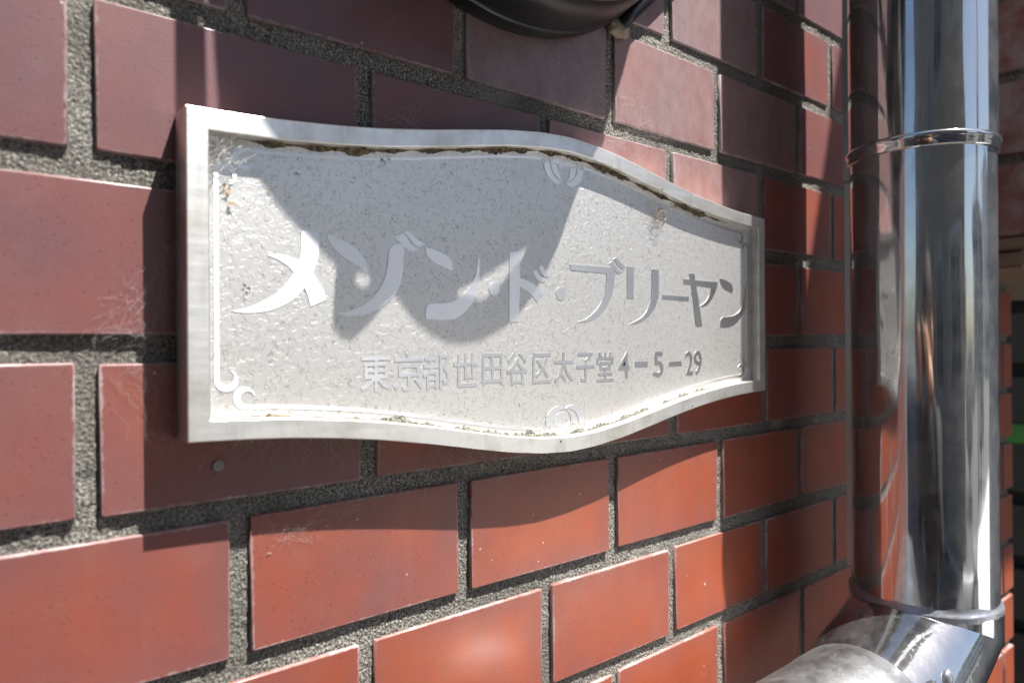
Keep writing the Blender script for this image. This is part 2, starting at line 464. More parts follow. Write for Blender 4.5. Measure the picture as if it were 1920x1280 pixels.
# traced lettering, in wall millimetres
LETTERS=[["me",[[[18.49,-83.62],[21.07,-83.43],[24.1,-83.2],[26.68,-83.01],[26.68,-85.38],[26.69,-88.17],[26.62,-90.67],[26.5,-92.51],[26.31,-94.05],[25.94,-95.74],[25.33,-97.78],[24.54,-99.96],[23.62,-102.14],[22.56,-104.32],[21.37,-106.5],[20.04,-108.54],[18.57,-110.4],[16.96,-112.11],[15.27,-113.65],[13.49,-114.99],[11.61,-116.16],[9.68,-117.18],[7.7,-118.08],[5.66,-118.84],[3.64,-119.44],[1.64,-119.86],[-0.35,-120.11],[-2.25,-120.29],[-4.07,-120.4],[-5.82,-120.44],[-7.42,-120.4],[-8.86,-120.27],[-10.16,-120.08],[-11.24,-119.91],[-9.78,-119.61],[-8.04,-119.25],[-6.27,-118.8],[-4.56,-118.26],[-2.82,-117.62],[-1.06,-116.89],[0.72,-116.04],[2.52,-115.09],[4.27,-114.04],[5.96,-112.87],[7.6,-111.59],[9.12,-110.24],[10.46,-108.83],[11.68,-107.36],[12.83,-105.81],[13.97,-104.17],[15.04,-102.45],[15.98,-100.74],[16.76,-99.08],[17.41,-97.41],[17.9,-95.69],[18.2,-93.9],[18.35,-92.05],[18.45,-90.1],[18.5,-87.89],[18.49,-85.57]],[[3.49,-95.53],[4.63,-95.33],[5.99,-95.09],[7.39,-94.94],[8.81,-94.91],[10.27,-94.96],[11.67,-95.11],[12.97,-95.38],[14.21,-95.75],[15.38,-96.18],[16.47,-96.65],[17.49,-97.17],[18.52,-97.81],[19.61,-98.62],[20.7,-99.53],[21.69,-100.39],[22.49,-101.04],[23.18,-101.63],[23.94,-102.43],[24.88,-103.6],[25.9,-104.97],[26.85,-106.35],[27.71,-107.69],[28.5,-109.04],[29.13,-110.33],[29.53,-111.58],[29.77,-112.77],[29.96,-113.77],[28.82,-114.35],[27.46,-115.02],[26.13,-115.66],[24.85,-116.21],[23.6,-116.71],[22.55,-117.13],[22.38,-116.21],[22.17,-115.11],[21.93,-114.04],[21.66,-113.12],[21.35,-112.23],[20.98,-111.28],[20.53,-110.21],[20.0,-109.08],[19.41,-107.95],[18.74,-106.85],[18.01,-105.75],[17.21,-104.66],[16.35,-103.57],[15.41,-102.49],[14.41,-101.45],[13.34,-100.44],[12.2,-99.48],[11.03,-98.62],[9.84,-97.9],[8.63,-97.29],[7.38,-96.75],[6.03,-96.27],[4.65,-95.87]]]],["zo",[[[30.5,-83.4],[31.6,-83.87],[32.9,-84.41],[34.31,-84.95],[35.83,-85.43],[37.45,-85.9],[39.08,-86.45],[40.74,-87.09],[42.41,-87.81],[43.93,-88.62],[45.25,-89.54],[46.43,-90.55],[47.45,-91.6],[48.3,-92.72],[49.01,-93.88],[49.57,-95.06],[49.98,-96.29],[50.25,-97.54],[50.4,-98.62],[50.42,-99.43],[50.33,-100.07],[50.25,-100.6],[49.66,-100.05],[48.96,-99.4],[48.11,-98.76],[47.06,-98.18],[45.85,-97.62],[44.58,-97.02],[43.23,-96.4],[41.81,-95.76],[40.4,-95.04],[39.0,-94.25],[37.61,-93.38],[36.3,-92.45],[35.07,-91.4],[33.92,-90.27],[32.94,-89.21],[32.16,-88.29],[31.55,-87.42],[31.08,-86.51],[30.78,-85.45],[30.63,-84.34]],[[62.49,-88.11],[63.15,-87.36],[64.05,-86.56],[65.16,-85.86],[66.64,-85.34],[68.34,-84.93],[69.78,-84.59],[70.0,-85.36],[70.25,-86.31],[70.38,-87.82],[70.29,-90.32],[70.07,-93.37],[69.85,-96.05],[69.7,-97.88],[69.54,-99.33],[69.27,-100.86],[68.89,-102.67],[68.4,-104.56],[67.69,-106.38],[66.71,-108.1],[65.52,-109.74],[64.22,-111.27],[62.8,-112.65],[61.27,-113.92],[59.67,-115.12],[58.01,-116.26],[56.28,-117.32],[54.47,-118.25],[52.55,-119.02],[50.57,-119.65],[48.67,-120.16],[46.95,-120.54],[45.32,-120.81],[43.71,-120.97],[42.05,-121.04],[40.4,-121.02],[38.84,-120.87],[37.35,-120.53],[35.94,-120.06],[34.75,-119.67],[36.6,-119.38],[38.8,-119.03],[40.93,-118.57],[42.87,-117.98],[44.75,-117.29],[46.56,-116.48],[48.31,-115.57],[49.99,-114.55],[51.6,-113.37],[53.17,-112.0],[54.67,-110.47],[56.01,-108.91],[57.15,-107.35],[58.14,-105.76],[59.0,-104.1],[59.76,-102.33],[60.4,-100.48],[60.91,-98.64],[61.28,-96.75],[61.52,-94.87],[61.7,-93.21],[61.81,-91.87],[61.87,-90.76],[61.95,-89.83],[62.03,-89.15],[62.14,-88.66]],[[64.96,-82.5],[66.36,-81.73],[68.02,-80.82],[69.43,-80.05],[69.99,-80.35],[70.65,-80.72],[71.36,-81.24],[72.11,-81.99],[72.9,-82.9],[73.69,-83.77],[74.47,-84.58],[75.26,-85.36],[76.04,-85.99],[76.88,-86.38],[77.72,-86.63],[78.43,-86.83],[77.75,-87.29],[76.93,-87.83],[76.03,-88.2],[75.01,-88.28],[73.9,-88.19],[72.87,-87.96],[72.0,-87.58],[71.2,-87.05],[70.39,-86.45],[69.56,-85.76],[68.73,-85.0],[67.85,-84.28],[66.86,-83.62],[65.83,-83.01]],[[70.21,-79.64],[70.82,-79.19],[71.55,-78.66],[72.16,-78.22],[72.86,-78.47],[73.69,-78.78],[74.51,-79.23],[75.3,-79.9],[76.08,-80.7],[76.87,-81.42],[77.64,-81.99],[78.4,-82.49],[79.26,-82.94],[80.33,-83.37],[81.5,-83.74],[82.48,-84.06],[81.91,-84.48],[81.22,-84.98],[80.45,-85.34],[79.55,-85.54],[78.57,-85.62],[77.64,-85.51],[76.82,-85.16],[76.04,-84.63],[75.27,-83.98],[74.5,-83.18],[73.73,-82.27],[72.92,-81.44],[71.99,-80.75],[71.02,-80.14]]]],["n",[[[82.63,-85.44],[84.03,-85.73],[85.69,-86.08],[87.38,-86.46],[89.06,-86.88],[90.76,-87.34],[92.38,-87.84],[93.92,-88.39],[95.38,-88.98],[96.61,-89.67],[97.54,-90.43],[98.24,-91.28],[98.73,-92.39],[98.95,-93.99],[98.96,-95.84],[98.95,-97.42],[98.31,-96.91],[97.54,-96.31],[96.56,-95.77],[95.28,-95.35],[93.8,-95.0],[92.33,-94.6],[90.9,-94.16],[89.48,-93.67],[88.16,-93.11],[86.94,-92.41],[85.83,-91.63],[84.88,-90.87],[84.12,-90.25],[83.54,-89.66],[83.1,-88.9],[82.84,-87.8],[82.72,-86.52]],[[114.98,-88.86],[115.44,-88.82],[115.98,-88.78],[116.44,-88.75],[116.42,-90.93],[116.39,-93.51],[116.29,-96.03],[116.11,-98.34],[115.87,-100.58],[115.5,-102.74],[115.01,-104.82],[114.4,-106.82],[113.63,-108.74],[112.71,-110.59],[111.64,-112.36],[110.43,-114.0],[109.03,-115.52],[107.48,-116.91],[105.95,-118.13],[104.5,-119.18],[103.06,-120.05],[101.54,-120.76],[100.19,-121.3],[98.75,-121.68],[96.36,-121.92],[92.15,-122.01],[86.99,-121.97],[82.6,-121.92],[82.52,-120.57],[82.43,-118.98],[82.47,-117.59],[82.7,-116.58],[83.05,-115.77],[83.47,-115.12],[83.77,-114.62],[84.14,-114.28],[85.11,-114.02],[87.11,-113.88],[89.7,-113.81],[92.18,-113.67],[94.28,-113.4],[96.25,-113.04],[98.14,-112.55],[99.97,-111.91],[101.71,-111.12],[103.37,-110.21],[104.94,-109.19],[106.42,-108.04],[107.81,-106.77],[109.12,-105.35],[110.35,-103.82],[111.43,-102.2],[112.34,-100.47],[113.1,-98.65],[113.73,-96.92],[114.2,-95.33],[114.53,-93.82],[114.77,-92.42],[114.9,-91.1],[114.94,-89.88]]]],["dot",[[[129.93,-104.64],[129.82,-105.45],[129.54,-106.22],[129.08,-106.92],[128.47,-107.51],[127.75,-107.96],[126.96,-108.26],[126.12,-108.38],[125.29,-108.32],[124.5,-108.08],[123.79,-107.69],[123.21,-107.15],[122.77,-106.49],[122.51,-105.75],[122.42,-104.97],[122.52,-104.18],[122.8,-103.41],[123.25,-102.72],[123.84,-102.13],[124.55,-101.67],[125.34,-101.37],[126.18,-101.24],[127.01,-101.29],[127.81,-101.51],[128.52,-101.9],[129.12,-102.44],[129.56,-103.1],[129.84,-103.85]]]],["do",[[[136.61,-83.83],[138.95,-83.65],[141.7,-83.44],[144.04,-83.26],[144.04,-87.89],[144.03,-93.33],[144.03,-97.96],[145.47,-98.21],[147.19,-98.51],[148.92,-98.91],[150.62,-99.42],[152.34,-100.03],[154.01,-100.73],[155.63,-101.56],[157.19,-102.47],[158.59,-103.4],[159.8,-104.37],[160.84,-105.34],[161.71,-106.17],[160.94,-106.8],[160.02,-107.55],[159.13,-108.37],[158.28,-109.31],[157.47,-110.31],[156.79,-111.16],[155.8,-110.11],[154.62,-108.87],[153.38,-107.71],[152.16,-106.7],[150.88,-105.78],[149.44,-104.92],[147.63,-104.11],[145.66,-103.37],[143.99,-102.75],[143.72,-108.94],[143.42,-116.23],[143.16,-122.42],[141.03,-122.4],[138.52,-122.37],[136.39,-122.34],[136.46,-110.22],[136.54,-95.96]],[[153.72,-93.88],[154.38,-93.43],[155.15,-92.91],[155.8,-92.46],[156.45,-93.1],[157.24,-93.88],[158.09,-94.68],[159.02,-95.52],[160.01,-96.4],[160.97,-97.15],[161.9,-97.71],[162.79,-98.15],[163.54,-98.51],[163.0,-98.9],[162.35,-99.35],[161.54,-99.58],[160.46,-99.46],[159.22,-99.12],[158.05,-98.61],[157.0,-97.9],[156.02,-97.01],[155.19,-96.15],[154.57,-95.34],[154.11,-94.55]],[[158.12,-90.56],[158.93,-90.24],[159.88,-89.85],[160.69,-89.52],[161.32,-90.34],[162.06,-91.3],[162.77,-92.2],[163.37,-92.98],[163.93,-93.69],[164.52,-94.31],[165.21,-94.8],[165.92,-95.19],[166.53,-95.52],[165.76,-95.88],[164.86,-96.3],[163.91,-96.46],[162.93,-96.22],[161.9,-95.72],[160.99,-95.12],[160.23,-94.44],[159.57,-93.66],[159.03,-92.87],[158.63,-92.06],[158.35,-91.25]]]],["dot",[[[179.18,-105.22],[179.07,-106.09],[178.77,-106.92],[178.29,-107.68],[177.66,-108.31],[176.91,-108.8],[176.08,-109.11],[175.21,-109.24],[174.34,-109.17],[173.52,-108.91],[172.78,-108.48],[172.17,-107.89],[171.72,-107.18],[171.44,-106.38],[171.35,-105.53],[171.46,-104.67],[171.75,-103.84],[172.22,-103.09],[172.84,-102.46],[173.58,-101.97],[174.4,-101.64],[175.27,-101.51],[176.15,-101.57],[176.97,-101.82],[177.72,-102.24],[178.34,-102.83],[178.8,-103.55],[179.09,-104.36]]]],["bu",[[[182.57,-87.64],[194.31,-87.53],[208.12,-87.4],[219.86,-87.29],[220.48,-88.16],[221.19,-89.21],[221.65,-90.55],[221.7,-92.29],[221.49,-94.32],[221.17,-96.35],[220.81,-98.3],[220.34,-100.24],[219.72,-102.19],[218.95,-104.14],[218.03,-106.1],[216.88,-108.05],[215.47,-110.04],[213.85,-112.03],[212.0,-113.91],[209.89,-115.7],[207.57,-117.37],[205.19,-118.78],[202.88,-119.84],[200.51,-120.63],[197.88,-121.23],[194.64,-121.63],[191.15,-121.84],[188.19,-122.01],[190.52,-121.44],[193.29,-120.75],[195.93,-119.87],[198.26,-118.75],[200.47,-117.44],[202.55,-116.02],[204.51,-114.51],[206.34,-112.9],[207.95,-111.18],[209.3,-109.35],[210.42,-107.42],[211.4,-105.38],[212.26,-103.23],[212.97,-100.97],[213.52,-98.64],[213.85,-96.06],[214.01,-93.41],[214.14,-91.17],[204.47,-91.16],[193.09,-91.14],[183.41,-91.13],[183.15,-90.03],[182.84,-88.74]],[[216.41,-84.83],[217.51,-84.36],[218.8,-83.81],[219.9,-83.34],[220.49,-84.03],[221.19,-84.85],[221.98,-85.71],[222.83,-86.65],[223.76,-87.64],[224.78,-88.43],[225.97,-88.89],[227.25,-89.16],[228.33,-89.38],[227.5,-89.93],[226.5,-90.57],[225.47,-90.91],[224.41,-90.78],[223.3,-90.36],[222.22,-89.74],[221.18,-88.87],[220.16,-87.81],[219.17,-86.85],[218.17,-86.07],[217.21,-85.39]],[[219.77,-82.0],[220.93,-81.56],[222.29,-81.03],[223.44,-80.59],[224.19,-81.28],[225.1,-82.1],[226.25,-83.0],[227.85,-84.04],[229.69,-85.14],[231.25,-86.08],[230.56,-86.61],[229.75,-87.24],[229.07,-87.78],[227.74,-87.28],[226.17,-86.68],[224.8,-86.01],[223.83,-85.21],[223.06,-84.34],[222.28,-83.56],[221.4,-82.95],[220.52,-82.43]]]],["ri",[[[233.13,-85.76],[235.16,-85.76],[237.55,-85.75],[239.59,-85.75],[239.52,-92.16],[239.45,-99.71],[239.38,-106.13],[237.44,-106.1],[235.16,-106.07],[233.22,-106.04],[233.19,-99.66],[233.16,-92.15]],[[257.49,-85.93],[259.72,-85.95],[262.34,-85.98],[264.56,-86.0],[264.57,-90.9],[264.57,-96.64],[264.4,-101.37],[264.08,-104.11],[263.59,-105.84],[262.76,-107.57],[261.48,-109.68],[259.86,-111.8],[257.99,-113.8],[255.84,-115.7],[253.45,-117.47],[250.99,-118.99],[248.52,-120.21],[245.99,-121.18],[243.39,-121.9],[240.57,-122.27],[237.68,-122.4],[235.25,-122.49],[238.25,-121.5],[241.78,-120.34],[244.92,-119.09],[247.3,-117.82],[249.29,-116.48],[251.03,-114.97],[252.56,-113.24],[253.84,-111.34],[254.93,-109.33],[255.82,-107.56],[256.5,-105.68],[257.01,-102.68],[257.3,-97.53],[257.41,-91.27]]]],["bar",[[[268.38,-102.55],[277.4,-102.61],[288.02,-102.68],[297.04,-102.74],[297.03,-103.69],[297.02,-104.8],[297.01,-105.74],[288.09,-105.61],[277.59,-105.45],[268.67,-105.32],[268.58,-104.45],[268.47,-103.42]]]],["ya",[[[291.16,-90.75],[293.7,-90.82],[296.84,-90.89],[302.05,-90.93],[311.06,-90.93],[322.13,-90.9],[331.56,-90.87],[331.43,-91.79],[331.25,-92.89],[330.77,-94.26],[329.9,-95.99],[328.73,-97.98],[327.32,-99.98],[325.6,-101.99],[323.63,-104.01],[321.68,-105.71],[319.86,-106.98],[318.05,-107.92],[316.15,-108.63],[313.98,-109.04],[311.73,-109.22],[309.82,-109.35],[311.77,-108.36],[314.07,-107.19],[316.18,-105.89],[317.94,-104.51],[319.5,-103.01],[320.81,-101.33],[321.78,-99.28],[322.5,-97.05],[323.09,-95.16],[316.45,-94.87],[308.64,-94.53],[302.01,-94.27],[297.57,-94.17],[294.31,-94.14],[291.63,-94.13],[291.48,-93.06],[291.31,-91.81]],[[297.74,-86.45],[299.56,-86.34],[301.69,-86.22],[303.51,-86.11],[304.06,-88.37],[304.72,-91.09],[305.54,-94.32],[306.57,-98.15],[307.76,-102.5],[308.95,-107.2],[310.15,-112.61],[311.35,-118.37],[312.37,-123.25],[310.0,-123.27],[307.23,-123.29],[304.87,-123.31],[304.24,-119.6],[303.5,-115.18],[302.71,-110.62],[301.91,-105.94],[301.08,-101.13],[300.24,-96.72],[299.36,-92.84],[298.48,-89.36]]]],["n",[[[334.25,-87.93],[336.82,-88.25],[339.85,-88.65],[342.71,-89.18],[345.23,-89.97],[347.58,-90.9],[349.55,-91.69],[349.88,-92.48],[350.27,-93.43],[350.5,-94.51],[350.45,-95.83],[350.24,-97.29],[350.06,-98.53],[348.12,-97.93],[345.82,-97.22],[343.6,-96.51],[341.51,-95.91],[339.5,-95.3],[337.81,-94.5],[336.57,-93.33],[335.66,-91.96],[334.99,-90.7],[334.57,-89.65],[334.39,-88.71]],[[367.12,-92.02],[367.58,-92.0],[368.12,-91.98],[368.57,-91.95],[368.57,-94.97],[368.54,-98.53],[368.25,-101.91],[367.63,-104.83],[366.74,-107.56],[365.47,-110.17],[363.72,-112.7],[361.59,-115.11],[359.26,-117.26],[356.73,-119.11],[354.0,-120.7],[351.18,-121.97],[348.25,-122.86],[345.24,-123.42],[342.31,-123.76],[339.41,-123.85],[336.59,-123.72],[334.23,-123.6],[334.41,-122.08],[334.63,-120.28],[335.05,-118.77],[335.53,-117.76],[336.2,-117.03],[337.56,-116.48],[339.97,-116.19],[343.07,-116.07],[346.31,-115.76],[349.68,-115.17],[353.19,-114.38],[356.28,-113.27],[358.69,-111.81],[360.69,-110.02],[362.42,-107.92],[363.96,-105.35],[365.24,-102.46],[366.21,-99.65],[366.74,-96.92],[366.96,-94.26]]]]]
FLOWERS=[[[162.91,-30.45],[163.44,-29.98],[164.13,-29.59],[164.72,-29.26],[165.28,-29.37],[165.94,-29.51],[166.52,-29.87],[166.97,-30.55],[167.34,-31.45],[167.71,-32.4],[168.04,-33.37],[168.37,-34.39],[168.9,-35.38],[169.73,-36.35],[170.77,-37.29],[171.94,-38.11],[173.44,-38.79],[175.07,-39.35],[176.27,-39.78],[176.57,-40.29],[175.57,-40.59],[174.37,-40.94],[173.15,-41.13],[171.94,-41.1],[170.7,-40.91],[169.47,-40.51],[168.21,-39.87],[166.96,-39.03],[165.85,-38.1],[164.91,-37.05],[164.11,-35.91],[163.47,-34.85],[163.02,-33.92],[162.74,-33.07],[162.6,-32.29],[162.56,-31.6],[162.65,-30.99]],[[168.21,-31.41],[168.78,-30.95],[169.47,-30.42],[170.17,-30.06],[170.92,-30.03],[171.68,-30.18],[172.32,-30.32],[172.79,-31.02],[173.34,-31.86],[173.84,-32.82],[174.19,-33.93],[174.49,-35.16],[174.93,-36.31],[175.64,-37.34],[176.49,-38.3],[177.21,-39.09],[176.39,-39.04],[175.41,-38.96],[174.41,-38.67],[173.38,-38.05],[172.32,-37.22],[171.34,-36.38],[170.46,-35.6],[169.67,-34.81],[169.04,-34.0],[168.64,-33.11],[168.4,-32.19]],[[183.15,-30.93],[183.96,-30.56],[184.92,-30.14],[185.85,-29.91],[186.73,-30.03],[187.58,-30.34],[188.3,-30.61],[188.16,-31.45],[187.99,-32.45],[187.62,-33.51],[187.02,-34.65],[186.21,-35.85],[185.15,-36.9],[183.63,-37.72],[181.86,-38.4],[180.35,-38.97],[180.9,-38.3],[181.54,-37.5],[182.08,-36.64],[182.46,-35.72],[182.73,-34.72],[182.94,-33.74],[183.06,-32.75],[183.11,-31.76]],[[189.21,-30.0],[190.61,-29.93],[192.25,-29.85],[193.65,-29.79],[193.72,-30.9],[193.78,-32.21],[193.62,-33.56],[193.22,-34.91],[192.59,-36.29],[191.61,-37.61],[190.08,-38.95],[188.2,-40.23],[186.39,-41.14],[184.77,-41.49],[183.23,-41.47],[181.92,-41.29],[180.92,-40.95],[180.15,-40.44],[179.52,-40.01],[180.84,-39.56],[182.4,-39.01],[183.85,-38.34],[185.11,-37.46],[186.26,-36.46],[187.22,-35.43],[187.94,-34.41],[188.47,-33.36],[188.86,-32.39],[189.08,-31.5],[189.15,-30.68]],[[167.26,-29.3],[168.08,-28.59],[169.06,-27.75],[170.2,-27.11],[171.57,-26.77],[173.09,-26.63],[174.52,-26.63],[175.79,-26.84],[176.96,-27.2],[177.94,-27.5],[176.42,-28.33],[174.64,-29.28],[173.25,-29.94],[172.6,-30.05],[172.35,-29.85],[172.02,-29.68],[171.45,-29.61],[170.82,-29.56],[170.18,-29.65],[169.5,-29.99],[168.8,-30.46],[168.21,-30.87],[167.91,-30.38],[167.56,-29.8]],[[173.74,-30.09],[175.06,-29.41],[176.62,-28.6],[178.25,-27.91],[179.94,-27.4],[181.7,-27.01],[183.32,-26.83],[184.77,-26.93],[186.08,-27.23],[187.16,-27.61],[187.94,-28.06],[188.5,-28.57],[188.96,-29.01],[187.9,-29.2],[186.63,-29.43],[185.21,-29.59],[183.57,-29.59],[181.77,-29.54],[180.12,-29.64],[178.7,-30.05],[177.43,-30.63],[176.34,-31.15],[175.49,-31.55],[174.83,-31.91],[174.28,-32.2],[174.11,-31.54],[173.91,-30.76]],[[162.77,-182.29],[162.72,-181.37],[162.66,-180.28],[162.8,-179.15],[163.21,-178.02],[163.82,-176.85],[164.63,-175.69],[165.7,-174.48],[166.96,-173.27],[168.3,-172.33],[169.71,-171.77],[171.19,-171.46],[172.6,-171.34],[173.96,-171.43],[175.25,-171.71],[176.33,-172.04],[177.09,-172.42],[177.63,-172.85],[178.07,-173.21],[177.21,-173.31],[176.17,-173.45],[175.06,-173.7],[173.83,-174.1],[172.51,-174.63],[171.34,-175.26],[170.37,-176.02],[169.54,-176.88],[168.86,-177.81],[168.35,-178.83],[167.99,-179.92],[167.74,-180.89],[167.61,-181.68],[167.6,-182.35],[167.6,-182.91],[166.08,-182.71],[164.29,-182.48]],[[178.57,-173.01],[179.36,-172.55],[180.31,-172.0],[181.37,-171.58],[182.57,-171.34],[183.88,-171.24],[185.2,-171.36],[186.53,-171.77],[187.87,-172.42],[189.06,-173.24],[190.04,-174.26],[190.88,-175.45],[191.64,-176.69],[192.43,-178.02],[193.15,-179.4],[193.58,-180.59],[193.53,-181.52],[193.2,-182.27],[192.9,-182.89],[192.07,-183.05],[191.1,-183.23],[190.27,-183.39],[189.81,-182.91],[189.28,-182.33],[188.86,-181.64],[188.71,-180.78],[188.69,-179.8],[188.49,-178.81],[188.02,-177.8],[187.37,-176.79],[186.58,-175.87],[185.59,-175.06],[184.46,-174.35],[183.39,-173.8],[182.44,-173.44],[181.55,-173.24],[180.72,-173.11],[179.93,-173.03],[179.19,-173.02]],[[179.45,-173.62],[180.37,-173.84],[181.47,-174.12],[182.61,-174.58],[183.84,-175.33],[185.12,-176.27],[186.18,-177.24],[186.96,-178.2],[187.53,-179.2],[187.83,-180.16],[187.73,-181.11],[187.36,-182.03],[187.03,-182.8],[186.02,-182.72],[184.83,-182.62],[183.82,-182.54],[183.46,-182.03],[183.03,-181.41],[182.69,-180.69],[182.58,-179.88],[182.56,-178.96],[182.27,-177.88],[181.45,-176.49],[180.37,-174.94]],[[168.22,-180.93],[168.92,-181.71],[169.75,-182.63],[170.65,-183.3],[171.63,-183.54],[172.68,-183.54],[173.73,-183.42],[174.83,-183.18],[175.93,-182.83],[176.86,-182.53],[175.88,-181.59],[174.74,-180.48],[173.77,-179.54],[174.14,-179.42],[174.58,-179.25],[175.02,-178.72],[175.47,-177.54],[175.92,-176.01],[176.3,-174.7],[174.76,-175.01],[172.94,-175.41],[171.33,-176.17],[170.1,-177.6],[169.07,-179.4]],[[166.98,-183.54],[168.43,-183.58],[170.15,-183.63],[171.88,-183.58],[173.54,-183.42],[175.21,-183.16],[176.85,-182.81],[178.58,-182.24],[180.28,-181.58],[181.6,-181.16],[182.3,-181.19],[182.62,-181.47],[182.87,-181.72],[182.28,-182.35],[181.57,-183.08],[180.62,-183.76],[179.33,-184.33],[177.8,-184.83],[176.21,-185.23],[174.5,-185.5],[172.73,-185.67],[171.24,-185.71],[170.22,-185.61],[169.47,-185.37],[168.8,-185.05],[168.11,-184.58],[167.5,-184.01]]]
ADDRESS=[["東",46.7,62.9,-156.7,-138.1],["京",64.3,81.0,-157.3,-138.4],["都",80.7,97.0,-157.5,-138.8],["世",99.4,114.5,-157.0,-139.1],["田",117.6,131.7,-156.7,-139.6],["谷",134.3,149.5,-157.4,-139.4],["区",153.2,167.3,-157.3,-140.1],["太",169.4,185.4,-157.5,-139.7],["子",187.7,203.0,-157.9,-140.2],["堂",205.0,220.0,-158.6,-139.8],["4",224.6,234.9,-157.1,-140.5],["−",240.4,252.7,-150.5,-146.8],["5",258.8,269.0,-157.6,-140.7],["−",275.0,288.6,-150.8,-147.6],["2",293.2,301.4,-157.7,-141.0],["9",302.7,311.5,-158.2,-140.7]]

# ================================================================ THE WALL
P_, H_, TW, TH = 118.0, 70.0, 109.4, 59.4
S_END = 1040.0
row_ds = {-1: -1.28, 0: 0.1, 2: 1.8, 3: -0.69, 4: 0.08}
row_dz = {-1: -0.22, 0: 0.5, 2: -0.79, 3: 0.66, 4: -0.15}
wall = empty('brick_wall', 'red glazed tile wall with gritty grey joints behind the metal nameplate', 'wall')

# tile meshes: a few slightly different rounded tiles, shared
def tile_mesh(name, w, h, depth=9.0, r=0.75, seed=0):
    rr = random.Random(seed)
    me = bpy.data.meshes.new(name)
    bm = bmesh.new()
    def loop(inset, y):
        pts = []
        for sx, sz in ((-1, -1), (1, -1), (1, 1), (-1, 1)):
            x, z = sx * (w / 2 - inset), sz * (h / 2 - inset)
            c = 0.7
            pr_ = ((x, z - sz * c), (x - sx * c, z)) if sx * sz < 0 else ((x - sx * c, z), (x, z - sz * c))
            pts += [pr_[0], pr_[1]] if sx * sz > 0 else [pr_[0], pr_[1]]
        # order counter-clockwise
        pts.sort(key=lambda p: math.atan2(p[1] / h, p[0] / w))
        return [bm.verts.new((x / 1000, y / 1000, z / 1000)) for x, z in pts]
    jit = [(rr.uniform(-.35, .35), rr.uniform(-.35, .35)) for _ in range(8)]
    L0 = loop(0, depth); L1 = loop(0, r * 0.9); L2 = loop(r * .35, r * .28); L3 = loop(r * .95, 0)
    for Lp in (L1, L2, L3):
        for v, (jx, jz) in zip(Lp, jit):
            v.co.x += jx / 1000; v.co.z += jz / 1000
    tx, tz = rr.uniform(-.004, .004), rr.uniform(-.005, .005)
    for Lp in (L1, L2, L3):
        for v in Lp:
            v.co.y += v.co.x * tx + v.co.z * tz
    for a, b in ((L0, L1), (L1, L2), (L2, L3)):
        for i in range(8):
            bm.faces.new((a[i], a[(i + 1) % 8], b[(i + 1) % 8], b[i]))
    front = bm.faces.new(L3)
    bmesh.ops.recalc_face_normals(bm, faces=bm.faces)
    uv = bm.loops.layers.uv.new('UVMap')
    for f in bm.faces:
        f.smooth = f is not front
        for lp in f.loops:
            lp[uv].uv = (lp.vert.co.x * 1000 / w + .5, lp.vert.co.z * 1000 / h + .5)
    bm.normal_update(); bm.to_mesh(me); bm.free()
    return me


variants = [tile_mesh('tile_%d' % i, TW, TH, seed=i + 3) for i in range(7)]
for v in variants:
    v.materials.append(MAT['tile'])
far = bmesh.new(); fuv = far.loops.layers.uv.new('UVMap')
rt_ = random.Random(21)
for row in range(-17, 19):
    half = 0.5 if row % 2 == 0 else 0.0
    for col in range(-9, 10):
        s0 = (col + half) * P_ + row_ds.get(row, rt_.uniform(-1, 1)) + rt_.uniform(-.4, .4)
        ztop = -(row * H_) + row_dz.get(row, rt_.uniform(-.5, .5)) + rt_.uniform(-.3, .3)
        w = TW
        if s0 > S_END - 12:
            continue
        if s0 + w > S_END:
            w = S_END - s0
        sc_, zc_ = s0 + w / 2, ztop - TH / 2
        near = -330 < sc_ and -640 < zc_ < 370
        me = variants[rt_.randrange(7)]
        dq = rt_.uniform(-.35, .35)
        if near:
            if w < TW - 1:
                me = tile_mesh('tile_cut', w, TH, seed=row + 50); me.materials.append(MAT['tile'])
            o = link('tile', me, None, wall)
            t_ = min(1, max(0, 0.17 + row * 0.15 + sc_ / 1500 + rt_.uniform(-.15, .15)))   # random kiln colour; plum trend up-left paints in sky sheen and lens vignetting
            ef = rt_.uniform(0, .035)                       # lime bloom
            if 170 < sc_ < 450 and zc_ > -40:
                ef = rt_.uniform(.22, .38)
            if row == 2 and sc_ < 60:
                ef = .05
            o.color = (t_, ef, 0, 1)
            o.location = W(sc_, dq, zc_)
            o.rotation_euler = (rt_.uniform(-.003, .003), rt_.uniform(-.002, .002), rt_.uniform(-.003, .003))
        else:
            base = W(sc_, dq, zc_)
            vs = [far.verts.new(base + Vector(((v.co.x) * w / TW, v.co.y, v.co.z))) for v in me.vertices]
            for p in me.polygons:
                f = far.faces.new([vs[i] for i in p.vertices]); f.smooth = p.use_smooth
                for lp, li in zip(f.loops, p.loop_indices):
                    lp[fuv].uv = me.uv_layers[0].data[li].uv
tag(mesh_obj('tile_field', far, 'tile_far', wall), kind='stuff')

# gritty joints: one relief sheet where the camera sees them, plain bed beyond
def grid_noise(nx, ny, step, seed):
    g = np.random.default_rng(seed)
    cx, cy = nx // step + 3, ny // step + 3
    a = g.standard_normal((cx, cy))
    x = np.arange(nx) / step; y = np.arange(ny) / step
    xi, yi = x.astype(int), y.astype(int); fx, fy = (x - xi)[:, None], (y - yi)[None, :]
    fx = fx * fx * (3 - 2 * fx); fy = fy * fy * (3 - 2 * fy)
    A = a[np.ix_(xi, yi)]; B = a[np.ix_(xi + 1, yi)]; D = a[np.ix_(xi, yi + 1)]; E = a[np.ix_(xi + 1, yi + 1)]
    return A * (1 - fx) * (1 - fy) + B * fx * (1 - fy) + D * (1 - fx) * fy + E * fx * fy


